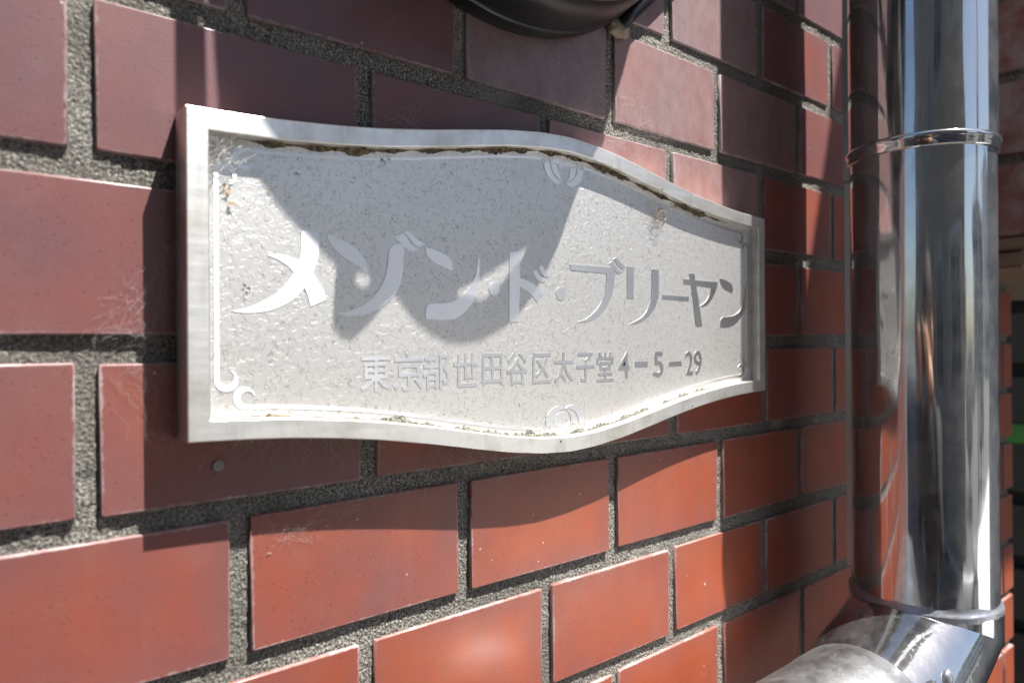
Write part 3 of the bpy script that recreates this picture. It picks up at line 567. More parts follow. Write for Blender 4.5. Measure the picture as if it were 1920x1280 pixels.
def relief(name, s0, s1, z0, z1, step, q, parent):
    nx, nz = int((s1 - s0) / step) + 1, int((z1 - z0) / step) + 1
    hh = 0.42 * np.random.default_rng(5).standard_normal((nx, nz)) + 0.35 * grid_noise(nx, nz, 3, 1) + 0.4 * grid_noise(nx, nz, 14, 2)
    S = np.linspace(s0, s1, nx)[:, None] + np.zeros((1, nz)); Zg = np.linspace(z0, z1, nz)[None, :] + np.zeros((nx, 1))
    co = np.stack([S / 1000, -(q + hh * 0.48) / 1000, (Zg - ZREF) / 1000 + ZC], -1).reshape(-1, 3)
    idx = np.arange(nx * nz).reshape(nx, nz)
    f = np.stack([idx[:-1, :-1], idx[1:, :-1], idx[1:, 1:], idx[:-1, 1:]], -1).reshape(-1, 4)
    me = bpy.data.meshes.new(name)
    me.vertices.add(len(co)); me.vertices.foreach_set('co', co.ravel())
    me.loops.add(f.size); me.loops.foreach_set('vertex_index', f.ravel().astype(np.int32))
    me.polygons.add(len(f)); me.polygons.foreach_set('loop_start', np.arange(0, f.size, 4, dtype=np.int32))
    me.update(calc_edges=True); me.validate()
    return link(name, me, 'mortar', parent, True)


relief('mortar', -260, 620, -480, 280, 2.0, -2.3, wall)
boxo('mortar_bed', 'mortar', wall, -1180, S_END - 1.5, -180, -5.5, -1330, 1190)

# ================================================================ NAMEPLATE
plate = empty('nameplate', 'brushed metal building nameplate with wavy frame and Japanese lettering', 'sign')
CX, CZ, LX = 177.0, -106.0, 207.3
HX = np.array([0, 22, 45, 67, 96, 123, 147, 169, 185, 207.5])
HY = np.array([91.7, 90.4, 87.4, 83.4, 77.8, 73.2, 70.2, 68.1, 67.2, 66.3])
_t = np.linspace(0, 207.5, 400)
_h = np.interp(_t, HX, HY)
for _ in range(60):
    _h = np.concatenate([[_h[1]], _h, [_h[-1]]]); _h = (_h[:-2] + 2 * _h[1:-1] + _h[2:]) / 4


def half_h(s):
    return float(np.interp(abs(s - CX), _t, _h))


def outline(d, n=90):
    xs = [CX - (LX - d) + 2 * (LX - d) * i / n for i in range(n + 1)]
    # inset of the wavy edge by d along its normal, close enough for small d
    top = []
    for x in xs:
        sl_ = (half_h(x + .5) - half_h(x - .5))
        top.append((x, half_h(x) - d * math.sqrt(1 + sl_ * sl_)))
    return [(x, CZ + h) for x, h in top] + [(x, CZ - h) for x, h in reversed(top)]


QF, QPANEL = 17.0, 10.5
bm = bmesh.new()
rings = []
for d, q in ((0, 0.2), (0, QF - .55), (.12, QF - .2), (.5, QF), (8.2, QF), (8.6, QF - .25), (8.7, QF - .6), (8.8, 3.0)):
    rings.append([W(s, q, z) for s, z in outline(d)])
loft(bm, rings, caps=False)
fr = mesh_obj('frame', bm, 'frame', plate)
bm = bmesh.new(); prism(bm, outline(8.75), 2.0, QPANEL)
mesh_obj('panel', bm, 'panel', plate)

# big lettering, each character a part of its own
for name, strokes in LETTERS:
    bm = bmesh.new()
    for i, st in enumerate(strokes):
        prism(bm, st, QPANEL - .3, QPANEL + .24 + 0.012 * i)
    bmesh.ops.triangulate(bm, faces=[f for f in bm.faces if len(f.verts) > 4])
    mesh_obj('letter', bm, 'letter', plate)
# address line
for ch, s0, s1, z0, z1 in ADDRESS:
    cu = bpy.data.curves.new('glyph', 'FONT')
    cu.body = '-' if ch == '−' else ch
    cu.resolution_u = 5
    cu.offset = 0.012
    cu.extrude = 0.5
    to = bpy.data.objects.new('glyph', cu); C.objects.link(to)
    dg = bpy.context.evaluated_depsgraph_get()
    me = bpy.data.meshes.new_from_object(to.evaluated_get(dg))
    bpy.data.objects.remove(to); bpy.data.curves.remove(cu)
    xs = [v.co.x for v in me.vertices]; ys = [v.co.y for v in me.vertices]
    x0, x1, y0, y1 = min(xs), max(xs), min(ys), max(ys)
    for v in me.vertices:
        s = s0 + (v.co.x - x0) / (x1 - x0) * (s1 - s0)
        z = z0 + (v.co.y - y0) / (y1 - y0) * (z1 - z0)
        v.co = W(s, QPANEL + .22 if v.co.z > 0 else QPANEL - .3, z)
    me.materials.clear()
    bm = bmesh.new(); bm.from_mesh(me); bmesh.ops.recalc_face_normals(bm, faces=bm.faces); bm.to_mesh(me); bm.free()
    link('address_character', me, 'small_letter', plate)
# flowers
for st in FLOWERS:
    bm = bmesh.new(); prism(bm, st, QPANEL - .3, QPANEL + .30)
    bmesh.ops.triangulate(bm, faces=[f for f in bm.faces if len(f.verts) > 4])
    mesh_obj('petal', bm, 'letter', plate)


def strip(name, pts, width, parent, mat='letter', q1=None):
    bm = bmesh.new()
    L_, R2 = [], []
    for i, p in enumerate(pts):
        a, b = pts[max(i - 1, 0)], pts[min(i + 1, len(pts) - 1)]
        dx, dz = b[0] - a[0], b[1] - a[1]; ln = math.hypot(dx, dz) or 1
        wd_ = width(i / (len(pts) - 1)) / 2 if callable(width) else width / 2
        L_.append((p[0] - dz / ln * wd_, p[1] + dx / ln * wd_)); R2.append((p[0] + dz / ln * wd_, p[1] - dx / ln * wd_))
    qa, qb = QPANEL - .3, q1 or QPANEL + .3
    v = [[bm.verts.new(W(p[0], q, p[1])) for p in Lx] for Lx, q in ((L_, qa), (L_, qb), (R2, qb), (R2, qa))]
    for j in range(3):
        for i in range(len(pts) - 1):
            bm.faces.new((v[j][i], v[j][i + 1], v[j + 1][i + 1], v[j + 1][i]))
    bmesh.ops.recalc_face_normals(bm, faces=bm.faces)
    return mesh_obj(name, bm, mat, parent)


def arc(cx, cz, r, a0, a1, n=18):
    return [(cx + r * math.cos(R(a0 + (a1 - a0) * i / n)), cz + r * math.sin(R(a0 + (a1 - a0) * i / n))) for i in range(n + 1)]


for mx in (1, -1):
    ms = lambda p: (CX + (p[0] - CX) * mx, p[1])
    # side line with a hook at each end
    lo = [(-17.5, -106.0 - 42.0 * i / 10) for i in range(11)] + arc(-13.7, -148.2, 3.8, 182, 420)
    wfun = lambda t: 1.6 if t < .3 else (1.6 + 1.0 * math.sin(math.pi * (t - .3) / .7)) * (1.04 - max(0, (t - .72) / .28) * .92)
    strip('border_line', [ms(p) for p in lo], wfun, plate)
    strip('border_line', [ms((p[0], 2 * CZ - p[1])) for p in lo], wfun, plate)
    # wavy line with a hook
    for sgn in (-1, 1):
        wave = []
        for i in range(46):
            s = 160 - (166) * i / 45
            off = 13.2
            wave.append((s, CZ + sgn * (half_h(s) - off)))
        e = wave[-1]
        hk = arc(e[0], e[1] - sgn * 3.7, 3.7, 270 if sgn < 0 else 90, 10 if sgn < 0 else 350)
        hk = hk[1:]
        wf2 = lambda t: 1.5 if t < .7 else (1.5 + 1.1 * math.sin(math.pi * (t - .7) / .3)) * (1.04 - max(0, (t - .88) / .12) * .92)
        strip('border_line', [ms(p) for p in wave + hk], wf2, plate)

# grime collected along the wavy edges of the recess
def edge_grime(name, mat, sgn, s0, s1, wid, rough, qmax, seed, parent):
    g = random.Random(seed); bm = bmesh.new()
    n = int((s1 - s0) / 1.6); rows_ = []
    for i in range(n + 1):
        s = s0 + (s1 - s0) * i / n
        f = min(1, (s - s0) / 25, (s1 - s) / 25)
        lf = .62 + .38 * math.sin(s * .11 + seed) * math.sin(s * .037 + 2 * seed) + .25 * math.sin(s * .31)
        wj = max(.12, wid * f * lf * (1 + rough * g.uniform(-1, 1)))
        e = half_h(s) - 8.75
        qj = QPANEL + qmax * (1 + .4 * g.uniform(-1, 1)) * max(.1, f * min(1, lf))
        rows_.append([bm.verts.new(W(s, qj, CZ + sgn * (e - .02))), bm.verts.new(W(s, QPANEL + (qj - QPANEL) * .55, CZ + sgn * (e - wj * .45))),
                      bm.verts.new(W(s, QPANEL - .05, CZ + sgn * (e - wj)))])
    for a, b in zip(rows_, rows_[1:]):
        for j in (0, 1):
            bm.faces.new((a[j], b[j], b[j + 1], a[j + 1]))
    bmesh.ops.recalc_face_normals(bm, faces=bm.faces)
    return mesh_obj(name, bm, mat, parent)


edge_grime('grime', 'grime_brown', 1, -18, 345, 2.7, .3, 3.4, 3, plate)
edge_grime('grime', 'grime_moss', -1, 40, 330, 2.6, .55, .8, 4, plate)
edge_grime('grime', 'grime_brown', -1, -20, 60, 1.1, .6, .8, 5, plate)
boxo('grime', 'grime_dark', plate, 377.0, 378.45, QPANEL - .2, QF - 1.0, -162, -51)

# ================================================================ DRAINPIPE
pipe = empty('drainpipe', 'mirror polished stainless steel drainpipe with bead ring and elbow, right of the nameplate', 'drainpipe')
PS, PQ, PR = 484.0, 90.0, 50.6


def ring_h(s, q, z, r, n=72):
    return [W(s + r * math.cos(2 * math.pi * i / n), q + r * math.sin(2 * math.pi * i / n), z) for i in range(n)]


def revolve_v(name, prof, mat, s=PS, q=PQ, parent=pipe):
    bm = bmesh.new(); loft(bm, [ring_h(s, q, z, r) for r, z in prof], caps=False)
    return mesh_obj(name, bm, mat, parent, True)


revolve_v('upper_pipe', [(PR, z) for z in (2000, 1200, 600, 300, 200, 100, 30, 13)], 'pipe')
revolve_v('lower_pipe', [(PR - .9, z) for z in (13, 0, -60, -120, -180, -240, -300, -325)] + [(PR - 1.2, -345)], 'pipe')
bead = revolve_v('bead_ring', [(PR - 1, 15.5), (PR + .5, 15.2), (PR + 1.6, 14.2), (PR + 2.1, 12.6), (PR + 1.7, 10.8), (PR + .9, 9.4), (PR + .9, 5.5), (PR + .2, 4.6), (PR - 2, 4.4)], 'pipe')
# standing seam on the wall side, seen at the left edge
bm = bmesh.new()
ang = math.atan2(-47, -17)
for z0, z1, e in ((-4, 1990, 3.4), (-318, -6, 2.6)):
    d = Vector((math.cos(ang), math.sin(ang))); nrm = Vector((-d.y, d.x))
    pts = []
    for zz in (z0, z1):
        for rr_, w_ in ((PR - 2, -1.6), (PR - 2, 1.6), (PR + e, 1.2), (PR + e, -1.2)):
            pts.append(bm.verts.new(W(PS + d.x * rr_ + nrm.x * w_, PQ + d.y * rr_ + nrm.y * w_, zz)))
    for f in ((0, 1, 5, 4), (1, 2, 6, 5), (2, 3, 7, 6), (3, 0, 4, 7), (0, 3, 2, 1), (4, 5, 6, 7)):
        bm.faces.new([pts[i] for i in f])
bmesh.ops.recalc_face_normals(bm, faces=bm.faces)
mesh_obj('standing_seam', bm, 'seam', pipe)
# collar with old sealant, mitred elbow, pipe running left along the wall
g = random.Random(9)
bm = bmesh.new()
def jr(r, z, a, seed):
    out = []
    gg = random.Random(seed)
    ph = [gg.uniform(0, 6.28) for _ in range(4)]
    for i in range(96):
        t = 2 * math.pi * i / 96
        k = a * (math.sin(3 * t + ph[0]) * .5 + math.sin(7 * t + ph[1]) * .35 + math.sin(17 * t + ph[2]) * .25 + gg.uniform(-.25, .25))
        out.append(W(PS + (r + k * .15) * math.cos(t), PQ + (r + k * .15) * math.sin(t), z + k))
    return out
loft(bm, [jr(PR - .95, -326.0, 1.4, 1), jr(PR - .75, -327.0, 1.0, 2), jr(PR + .2, -329.6, .4, 3), jr(PR + 1.32, -330.4, .5, 7), jr(PR + 1.42, -331.2, .5, 4), jr(PR + 1.40, -332.0, .6, 5), jr(PR + 1.32, -335.0, 1.6, 6)], caps=False)
mesh_obj('sealant_collar', bm, 'sealant', pipe, True)
ZA, SE, ER = -397.0, 390.0, 51.9
def ring_t(s, z, deg, r, n=96):
    """ring whose axis points down-left by deg from straight down"""
    ax = Vector((math.cos(R(deg)), math.sin(R(deg))))      # in-plane direction in (s, z)
    return [W(s + ax.x * r * math.cos(2 * math.pi * i / n), PQ + r * math.sin(2 * math.pi * i / n), z + ax.y * r * math.cos(2 * math.pi * i / n)) for i in range(n)]
def ring_m(s, z, deg, r, n=96):
    """mitre ring: same pipe cut on a slant, stretched in the plane of the bend"""
    ax = Vector((math.cos(R(deg)), math.sin(R(deg)))); k = 1 / math.cos(R(22.5))
    return [W(s + ax.x * r * k * math.cos(2 * math.pi * i / n), PQ + r * math.sin(2 * math.pi * i / n), z + ax.y * r * k * math.cos(2 * math.pi * i / n)) for i in range(n)]
bm = bmesh.new()
loft(bm, [ring_t(PS, -331, 0, ER), ring_m(PS, -351.5, -22.5, ER), ring_t(SE - 14, ZA, -90, ER)], caps=False)
bm.edges.ensure_lookup_table()
el = mesh_obj('elbow', bm, 'elbow', pipe, True)
sharp = [False] * len(el.data.edges)
for i, e_ in enumerate(el.data.edges):
    a_, b_ = e_.vertices
    if a_ // 96 == b_ // 96 and a_ // 96 == 1:
        sharp[i] = True
el.data.edges.foreach_set('use_edge_sharp', sharp)
bm = bmesh.new()
loft(bm, [ring_t(SE, ZA, -90, ER - .4), ring_t(SE - 2, ZA, -90, ER + .9), ring_t(SE - 30, ZA, -90, ER + .9), ring_t(SE - 34, ZA, -90, ER + .3), ring_t(215, ZA, -90, ER + .3), ring_m(170, ZA, -67.5, ER + .3), ring_m(125, ZA - 45, -22.5, ER + .3), ring_t(125, -1560, 0, ER + .3)], caps=False)
mesh_obj('horizontal_pipe', bm, 'pipe_dusty', pipe, True)
for zz in (0,):
    bm = bmesh.new()
    base = W(395.4, PQ + 47, -352.0)
    bmesh.ops.create_uvsphere(bm, u_segments=14, v_segments=8, radius=.0055, matrix=Matrix.Translation(base) @ Matrix.Diagonal((1, .6, 1, 1)))
    mesh_obj('rivet', bm, 'sealant', pipe, True)
# brackets holding it, above the frame
for zz in (900,):
    bm = bmesh.new()
    loft(bm, [ring_h(PS, PQ, zz + 14, PR + 1.6), ring_h(PS, PQ, zz - 14, PR + 1.6)], caps=False)
    box(bm, PS - 8, PS + 8, -2, PQ - PR, zz - 12, zz + 12)
    mesh_obj('bracket', bm, 'seam', pipe, False)

# ================================================================ ROUND WALL LAMP (above; its shadow falls over the plate)
lamp = empty('wall_lamp', 'round black wall lamp above the nameplate, only its underside in view', 'lamp')
LS, LZ = 142.0, 180.5


def ring_w(r, q, n=96, s=LS, z=LZ):
    return [W(s + r * math.cos(2 * math.pi * i / n), q, z + r * math.sin(2 * math.pi * i / n)) for i in range(n)]


def revolve_w(name, prof, mat, parent=lamp, caps=False):
    bm = bmesh.new(); loft(bm, [ring_w(r, q) for r, q in prof], caps=caps)
    return mesh_obj(name, bm, mat, parent, True)


revolve_w('back_plate', [(135, .4), (137.2, 1.5), (137.9, 5), (137.6, 11), (137.0, 12.4), (136.3, 12.8), (134, 12.6)], 'black')
revolve_w('body', [(136.2, 12), (135.6, 20), (134, 30), (131, 38), (125.5, 44), (120, 49), (116.5, 59), (90, 61)], 'black')
revolve_w('brass_ring', [(129.5, 41.5), (130.6, 42.2), (130.2, 43.6), (128.0, 44.6), (124.5, 45)], 'brownring')
# unseen sheet-metal plate, cut to the outline that casts the lamp's lobed shadow
QC = 84.0
def plate_with_holes(name, loops, q, t, mat, parent):
    cu = bpy.data.curves.new(name, 'CURVE'); cu.dimensions = '2D'; cu.fill_mode = 'BOTH'; cu.extrude = t / 2
    for lp in loops:
        sp = cu.splines.new('POLY'); sp.points.add(len(lp) - 1); sp.use_cyclic_u = True
        for p, (x, z) in zip(sp.points, lp):
            p.co = (x + 0.75 * q, z + 2.58 * q, 0, 1)
    to = bpy.data.objects.new(name, cu); C.objects.link(to)
    dg = bpy.context.evaluated_depsgraph_get()
    me = bpy.data.meshes.new_from_object(to.evaluated_get(dg))
    bpy.data.objects.remove(to); bpy.data.curves.remove(cu)
    for v in me.vertices:
        v.co = W(v.co.x, q + v.co.z, v.co.y)
    me.materials.clear()
    return link(name, me, mat, parent)


edge = [(-16, 120), (-15.5, 40), (-15.1, 10.5), (-14.2, -10), (-12.9, -28.8), (-14, -60), (-15.5, -78), (-11.2, -84.5), (0.1, -99.5), (9.6, -109), (19.4, -117.7), (25.7, -122.8),
        (27.5, -126), (26.4, -135.4), (25.6, -147.7), (25.8, -152.6), (29.4, -157.5), (34.7, -158.5), (39.6, -154.5), (45.8, -148.6), (51.5, -142.1), (57.9, -136.7),
        (63.2, -143), (69.2, -149.5), (78.5, -156.1), (88.1, -160.2), (96.4, -160.8), (108.5, -159.2), (123, -153.1), (134.4, -145.6), (146.2, -133.2), (158.6, -115.7),
        (167.1, -101), (178.2, -77), (185.5, -62.8), (205, -35), (223.1, -6.5), (228, 9), (235, 26), (244, 48), (252, 70), (258, 110), (240, 145), (200, 160), (100, 160), (20, 150)]
wedge = [(92, -135), (95.0, -132.4), (108.8, -126.2), (127.0, -115.8), (143, -105.5), (137.5, -115.4), (131.5, -121.5), (123.8, -129), (110.4, -139.4), (101.7, -138.6), (94.3, -137.5)]
hole = [(40.3 + 4.3 * math.cos(t * math.pi / 8), -131 + 4.3 * math.sin(t * math.pi / 8)) for t in range(16)]
plate_with_holes('front_cover', [edge, wedge, hole], QC, 1.0, 'black', lamp)
plate_with_holes('side_strap', [[(-29.8, 130), (-29.8, -62), (-17.6, -62), (-18.3, -20), (-18.7, 10), (-19.5, 60), (-19.5, 130)]], 70.0, 1.0, 'black', lamp)  # unseen strap added to cast the dark band left of the lamp shadow
boxo('strap_arm', 'black', lamp, 24, 160, 62, 69, 296, 304)
revolve_w('lens', [(112, 59), (108, 66), (90, 71), (60, 74.5), (25, 76), (2, 76.2)], 'glass')
boxo('cover_stud', 'black', lamp, 136, 146, 75, 83.4, 176, 186)
bm = bmesh.new(); tube(bm, [W(234, 5, 70.5), W(246, 5.5, 82), W(262, 5.5, 97), W(330, 5.5, 160), W(345, 5.5, 180), W(348, 5.5, 600)], .0044, 16)
mesh_obj('conduit', bm, 'black', lamp, True)
bm = bmesh.new()
bmesh.ops.create_icosphere(bm, subdivisions=3, radius=1)
gc = random.Random(4)
for v in bm.verts:
    k = 1 + .18 * math.sin(9 * v.co.x + 2) * math.sin(7 * v.co.z) + gc.uniform(-.06, .06)
    v.co = W(235 + v.co.x * 9.5 * k, 3 + v.co.y * -5 * k, 70 + v.co.z * 5.5 * k)
mesh_obj('caulk_blob', bm, 'caulk', lamp, True)

# ================================================================ ENTRANCE on the right: canopy, tiled beam, screen
ZT = 1140.0
canopy = empty('entrance_canopy', 'concrete canopy slab over the entrance, out of view above right', 'canopy')
boxo('slab', 'concrete', canopy, 503.4 + .29 * ZT, 2600, -40, 566, ZT - 110, ZT, bev=4)
boxo('edge_trim', 'alu', canopy, 503.4 + .29 * ZT + 3, 2603, 568, 580, ZT - 92, ZT - 4)

beam = empty('tiled_beam', 'red tiled beam end with pale trim beneath, at the right edge behind the pipe', 'beam')
BS = 742.0
boxo('mortar_core', 'mortar', beam, BS + 3, 1500, -150, 92, -26, 900)
zz = -28.0
k_ = 0
while zz < 700:
    hgt = 73.0
    if k_ == 2:
        cuts = ((-170, 22), (33, 96))
    else:
        cuts = ((-170, 96),) if k_ % 2 else ((-170, -62), (-52, 96))
    for qa, qb in cuts:
        boxo('tile', 'tile_far', beam, BS - 2, BS + 6, max(qa, 0.5), qb, zz, zz + hgt, bev=1.2) if qb > 1 else None
    for sa in range(int(BS) + 8, 1490, 118):
        boxo('tile', 'tile_far', beam, sa + (59 if k_ % 2 else 0), sa + 108 + (59 if k_ % 2 else 0), 90, 96.5, zz, zz + hgt, bev=1.2) if k_ < 4 else None
    zz += 84.5; k_ += 1
boxo('trim_board', 'trim', beam, BS - 1, 1500, -148, 94, -42, -28.5, bev=2)
boxo('lower_trim_board', 'trim', beam, BS + 4, 1500, -148, 90, -60, -43, bev=2)

blocker = empty('wing_wall', 'grey rendered wing of the same building beyond the entrance, out of view', 'wall')  # unseen wall added to cut sky fill from the right
boxo('wall_body', 'paint_grey', blocker, 2700, 3100, -1500, 2000, -1583, 1900, bev=6)
boxo('coping', 'concrete', blocker, 2670, 3130, -1530, 2030, 1904, 1990, bev=6)

screen = empty('slatted_screen', 'dark brown horizontal slat screen in the shaded entrance at the right edge', 'screen')
for i in range(9):
    z = -1180 + i * 164
    boxo('slat', 'bark', screen, 2000, 2022, -900, -20, z, z + 128, bev=2)
boxo('backing', 'debris_dark', screen, 2070, 2080, -1500, 100, -1583, 1000)  # dark sheet added behind the slats so the gaps look shaded
for q in (-880, -460, -60):
    boxo('post', 'bark', screen, 2024, 2064, q, q + 40, -1580, 300, bev=2)
tag(boxo('green_board', 'green', None, 1985, 1998, -700, -60, -400, -352, bev=2), 'bright green strip fixed across the dark slats at the right edge', 'board')

# ================================================================ COBWEBS AND CRUMBS
def web(name, label, anchors, n, spread, q0, q1, rad, mat, seed, clump=None, reach=None):
    """fine strands; reach = (length, droop) lets them hang free from the anchors, else they span between anchors"""
    g = random.Random(seed); bm = bmesh.new()
    for i in range(n):
        a = g.choice(anchors)
        pa = (a[0] + g.gauss(0, spread), a[1] + g.gauss(0, spread * .4))
        if reach:
            ln = abs(g.gauss(0, reach[0])) + .8; an = g.gauss(-1.57, reach[1])
            pb = (pa[0] + ln * math.cos(an), pa[1] + ln * math.sin(an))
        else:
            b = g.choice(anchors); t_ = g.uniform(.15, .8)
            pb = (pa[0] + (b[0] - pa[0]) * t_ + g.gauss(0, spread), pa[1] + (b[1] - pa[1]) * t_ + g.gauss(0, spread))
        m = g.randint(4, 9); d = math.hypot(pa[0] - pb[0], pa[1] - pb[1]); bow = g.uniform(-.22, .22) * d; wob = g.uniform(.03, .09) * d
        qa, qb = g.uniform(q0, q1), g.uniform(q0, q1)
        nx, nz = -(pb[1] - pa[1]) / (d + .01), (pb[0] - pa[0]) / (d + .01)
        pts = []
        for j in range(m + 1):
            t = j / m; w_ = bow * math.sin(math.pi * t)
            pts.append(W(pa[0] + (pb[0] - pa[0]) * t + nx * w_ + g.gauss(0, wob), qa + (qb - qa) * t + g.gauss(0, .1), pa[1] + (pb[1] - pa[1]) * t + nz * w_ + g.gauss(0, wob)))
        if (pts[0] - pts[-1]).length > .0006:
            tube(bm, pts, rad * g.uniform(.5, 1.3), 3)
    if clump:
        for (cs, cq, cz, r, m) in clump:
            for i in range(m):
                c = (cs + g.gauss(0, r), cq + abs(g.gauss(0, r * .4)), cz + g.gauss(0, r))
                d = Vector((g.gauss(0, 1), g.gauss(0, 1), g.gauss(0, 1))).normalized() * g.uniform(.0003, .0012)
                p = W(*c); tube(bm, [p - d, p + d * .1 + Vector((g.gauss(0, .0002),) * 3), p + d], rad * g.uniform(.8, 2.2), 3)
    return tag(mesh_obj(name, bm, mat), label, 'cobweb')


web('cobweb', 'white funnel cobweb in the upper left corner of the nameplate recess', [(-20.5, -50), (-20, -62), (-12, -49), (-4, -48.5), (-16, -56), (-17.5, -53), (-9, -46), (-13, -60)], 150, 1.5, 10.8, 17.2, .00006, 'web', 11, [(-19.5, 11.5, -54.5, 1.6, 140)])
web('cobweb', 'loose cobweb strands clinging to the tile left of the nameplate', [(-34, -100), (-42, -118), (-50, -128), (-60, -131), (-38, -131), (-46, -110), (-33, -92), (-44, -130)], 120, 3.0, .5, 1.4, .000014, 'web', 12)
web('cobweb', 'cobweb strands on the lower left tile below the nameplate corner', [(-33, -142), (-45, -140), (-40, -160), (-52, -146), (-30, -172), (-36, -178), (-48, -141)], 90, 3.5, .5, 2.0, .000012, 'web', 13)
web('cobweb', 'dusty cobweb fringe hanging under the left half of the nameplate', [(x, -172.5 - max(0, x) * .1) for x in range(-12, 62, 4)], 260, 2.0, .6, 7, .00005, 'web_brown', 14, None, (9, .8))
web('cobweb', 'brown cobweb fringe under the lowest point of the nameplate', [(x, -189.5 - 8 * math.sin((x - 95) / 100 * 1.5)) for x in range(92, 196, 4)], 340, 2.2, .6, 7, .00005, 'web_brown', 15, None, (9, .9))
web('cobweb', 'faint cobweb on the tile just above the middle of the nameplate', [(60, -24), (75, -18), (85, -12), (70, -28), (95, -18), (80, -24)], 80, 3.5, .5, 2.0, .000018, 'web', 16)
web('cobweb', 'cobweb tangle with seed husks under the right slope of the frame', [(255, -42), (262, -48), (270, -42), (264, -60), (258, -55), (275, -48)], 60, 1.6, 10.9, 15.5, .00007, 'web_brown', 17, [(264, 12, -50, 2.6, 50)])
web('cobweb', 'grey cobweb filling the upper right corner of the nameplate recess', [(376, -54), (372, -52), (376, -68), (368, -50), (375, -62), (377, -78)], 60, 1.4, 10.9, 15.5, .00005, 'web', 18)
web('cobweb', 'dusty cobweb strands on the joint under the right end of the nameplate', [(255, -199), (262, -196), (275, -192), (290, -187), (258, -206), (300, -184), (325, -181)], 90, 2.2, -1.5, 3.0, .00004, 'web_brown', 19)
web('cobweb', 'pale web residue smeared over the sunlit tile right of the lamp', [(226, 26), (232, 12), (245, 20), (255, 5), (240, -4), (268, 14), (258, 28), (280, 8)], 130, 5.0, .4, .7, .000018, 'web', 20)
web('cobweb', 'fine web strands on the long tile below the nameplate, left end', [(8, -216), (20, -217), (34, -214), (48, -212), (26, -224), (14, -222)], 80, 3.5, .4, 1.0, .000013, 'web', 24)


def crumb(label, pts, q, size, mat, seed, cat='debris', name='crumb'):
    g = random.Random(seed); bm = bmesh.new()
    for s, z in pts:
        n = g.randint(3, 5)
        for i in range(n):
            a = g.uniform(0, 6.28); ln = size * g.uniform(.5, 1.2); w_ = size * g.uniform(.15, .35)
            cs, cz, cq = s + g.gauss(0, size * .4), z + g.gauss(0, size * .5), q + abs(g.gauss(0, size * .25)) + .2
            d = Vector((math.cos(a), math.sin(a))); p = Vector((-d.y, d.x))
            b_ = [W(cs + d.x * ln * u_ + p.x * w_ * v_, cq + k2 * size * .2, cz + d.y * ln * u_ + p.y * w_ * v_) for u_, v_, k2 in ((-.5, 0, 0), (0, -1, .4), (.5, 0, .9), (0, 1, .3))]
            t_ = [x + Vector((0, -.00012, 0)) for x in b_]
            vb = [bm.verts.new(x) for x in b_]; vt = [bm.verts.new(x) for x in t_]
            bm.faces.new(vt); bm.faces.new(vb[::-1])
            for j in range(4):
                bm.faces.new((vb[j], vb[(j + 1) % 4], vt[(j + 1) % 4], vt[j]))
    bmesh.ops.recalc_face_normals(bm, faces=bm.faces)
    return tag(mesh_obj(name, bm, mat), label, cat)


crumb('dry brown leaf crumbs caught in the upper left corner of the plate', [(-13.8, -67.4), (-12.6, -71.0), (-11.8, -74.9)], 10.8, 2.2, 'leaf_dry', 40)
crumb('dark insect husk on the left end of the plate beside the big lettering', [(-5.3, -110.1)], 10.8, 1.5, 'debris_dark', 41)
crumb('tiny dark crumb near the top left of the plate', [(16.5, -58.7)], 10.8, 1, 'debris_dark', 42)
crumb('brown crumb hanging from the top edge of the recess', [(59.1, -46.4), (62.0, -44.1)], 10.8, 1.6, 'leaf_dry', 43)
crumb('tiny dark speck in the shaded middle of the plate', [(76.7, -61.4)], 10.8, 0.8, 'debris_dark', 44)
crumb('pale seed husk stuck under the right slope of the frame', [(265.3, -45.2), (280.1, -40.6), (270.8, -51.8)], 10.9, 2.4, 'leaf_dry', 45)
crumb('small crumb on the sunlit panel above the right lettering', [(267.3, -73.7)], 10.8, 1.2, 'leaf_dry', 46)
crumb('yellow crumb on the upper left of the panel', [(4.7, -67.8)], 10.8, 0.9, 'leaf_dry', 47)
crumb('pale crumb on the dark inner edge at the right end of the plate', [(380.4, -95.2)], 10.9, 1.2, 'leaf_dry', 48)
crumb('brown twig bit in the joint under the lowest point of the plate', [(125.3, -200.7), (124.5, -203.5)], 0, 2.4, 'leaf_dry', 49)
crumb('white flake on the tile right of the lower middle', [(327.4, -312.6)], 0, 1.3, 'web', 50)
crumb('small pale flake on the long tile below the plate', [(6.5, -226.7)], 0, 1.2, 'leaf_dry', 51)
bm = bmesh.new(); prism(bm, [(-14.3 + 2.3 * math.cos(t * math.pi / 12), -185.5 + 2.3 * math.sin(t * math.pi / 12)) for t in range(24)], .2, .9)
tag(mesh_obj('round_pad', bm, 'concrete'), 'small round pale pad stuck on the tile below the nameplate corner', 'pad')

# ================================================================ PHOTOGRAPHER (behind the camera, mirrored in the pipe)
for nm, c in (('skin', (0.52, 0.30, 0.20)), ('jacket', (0.022, 0.023, 0.028)), ('trousers', (0.035, 0.04, 0.055)), ('hair', (0.015, 0.012, 0.010)), ('shoe', (0.03, 0.03, 0.03)), ('camera_black', (0.015, 0.015, 0.016))):
    MAT[nm] = simple(nm, c, 0.75 if nm != 'camera_black' else 0.45, 0, 60, 0.2, 0.0004)


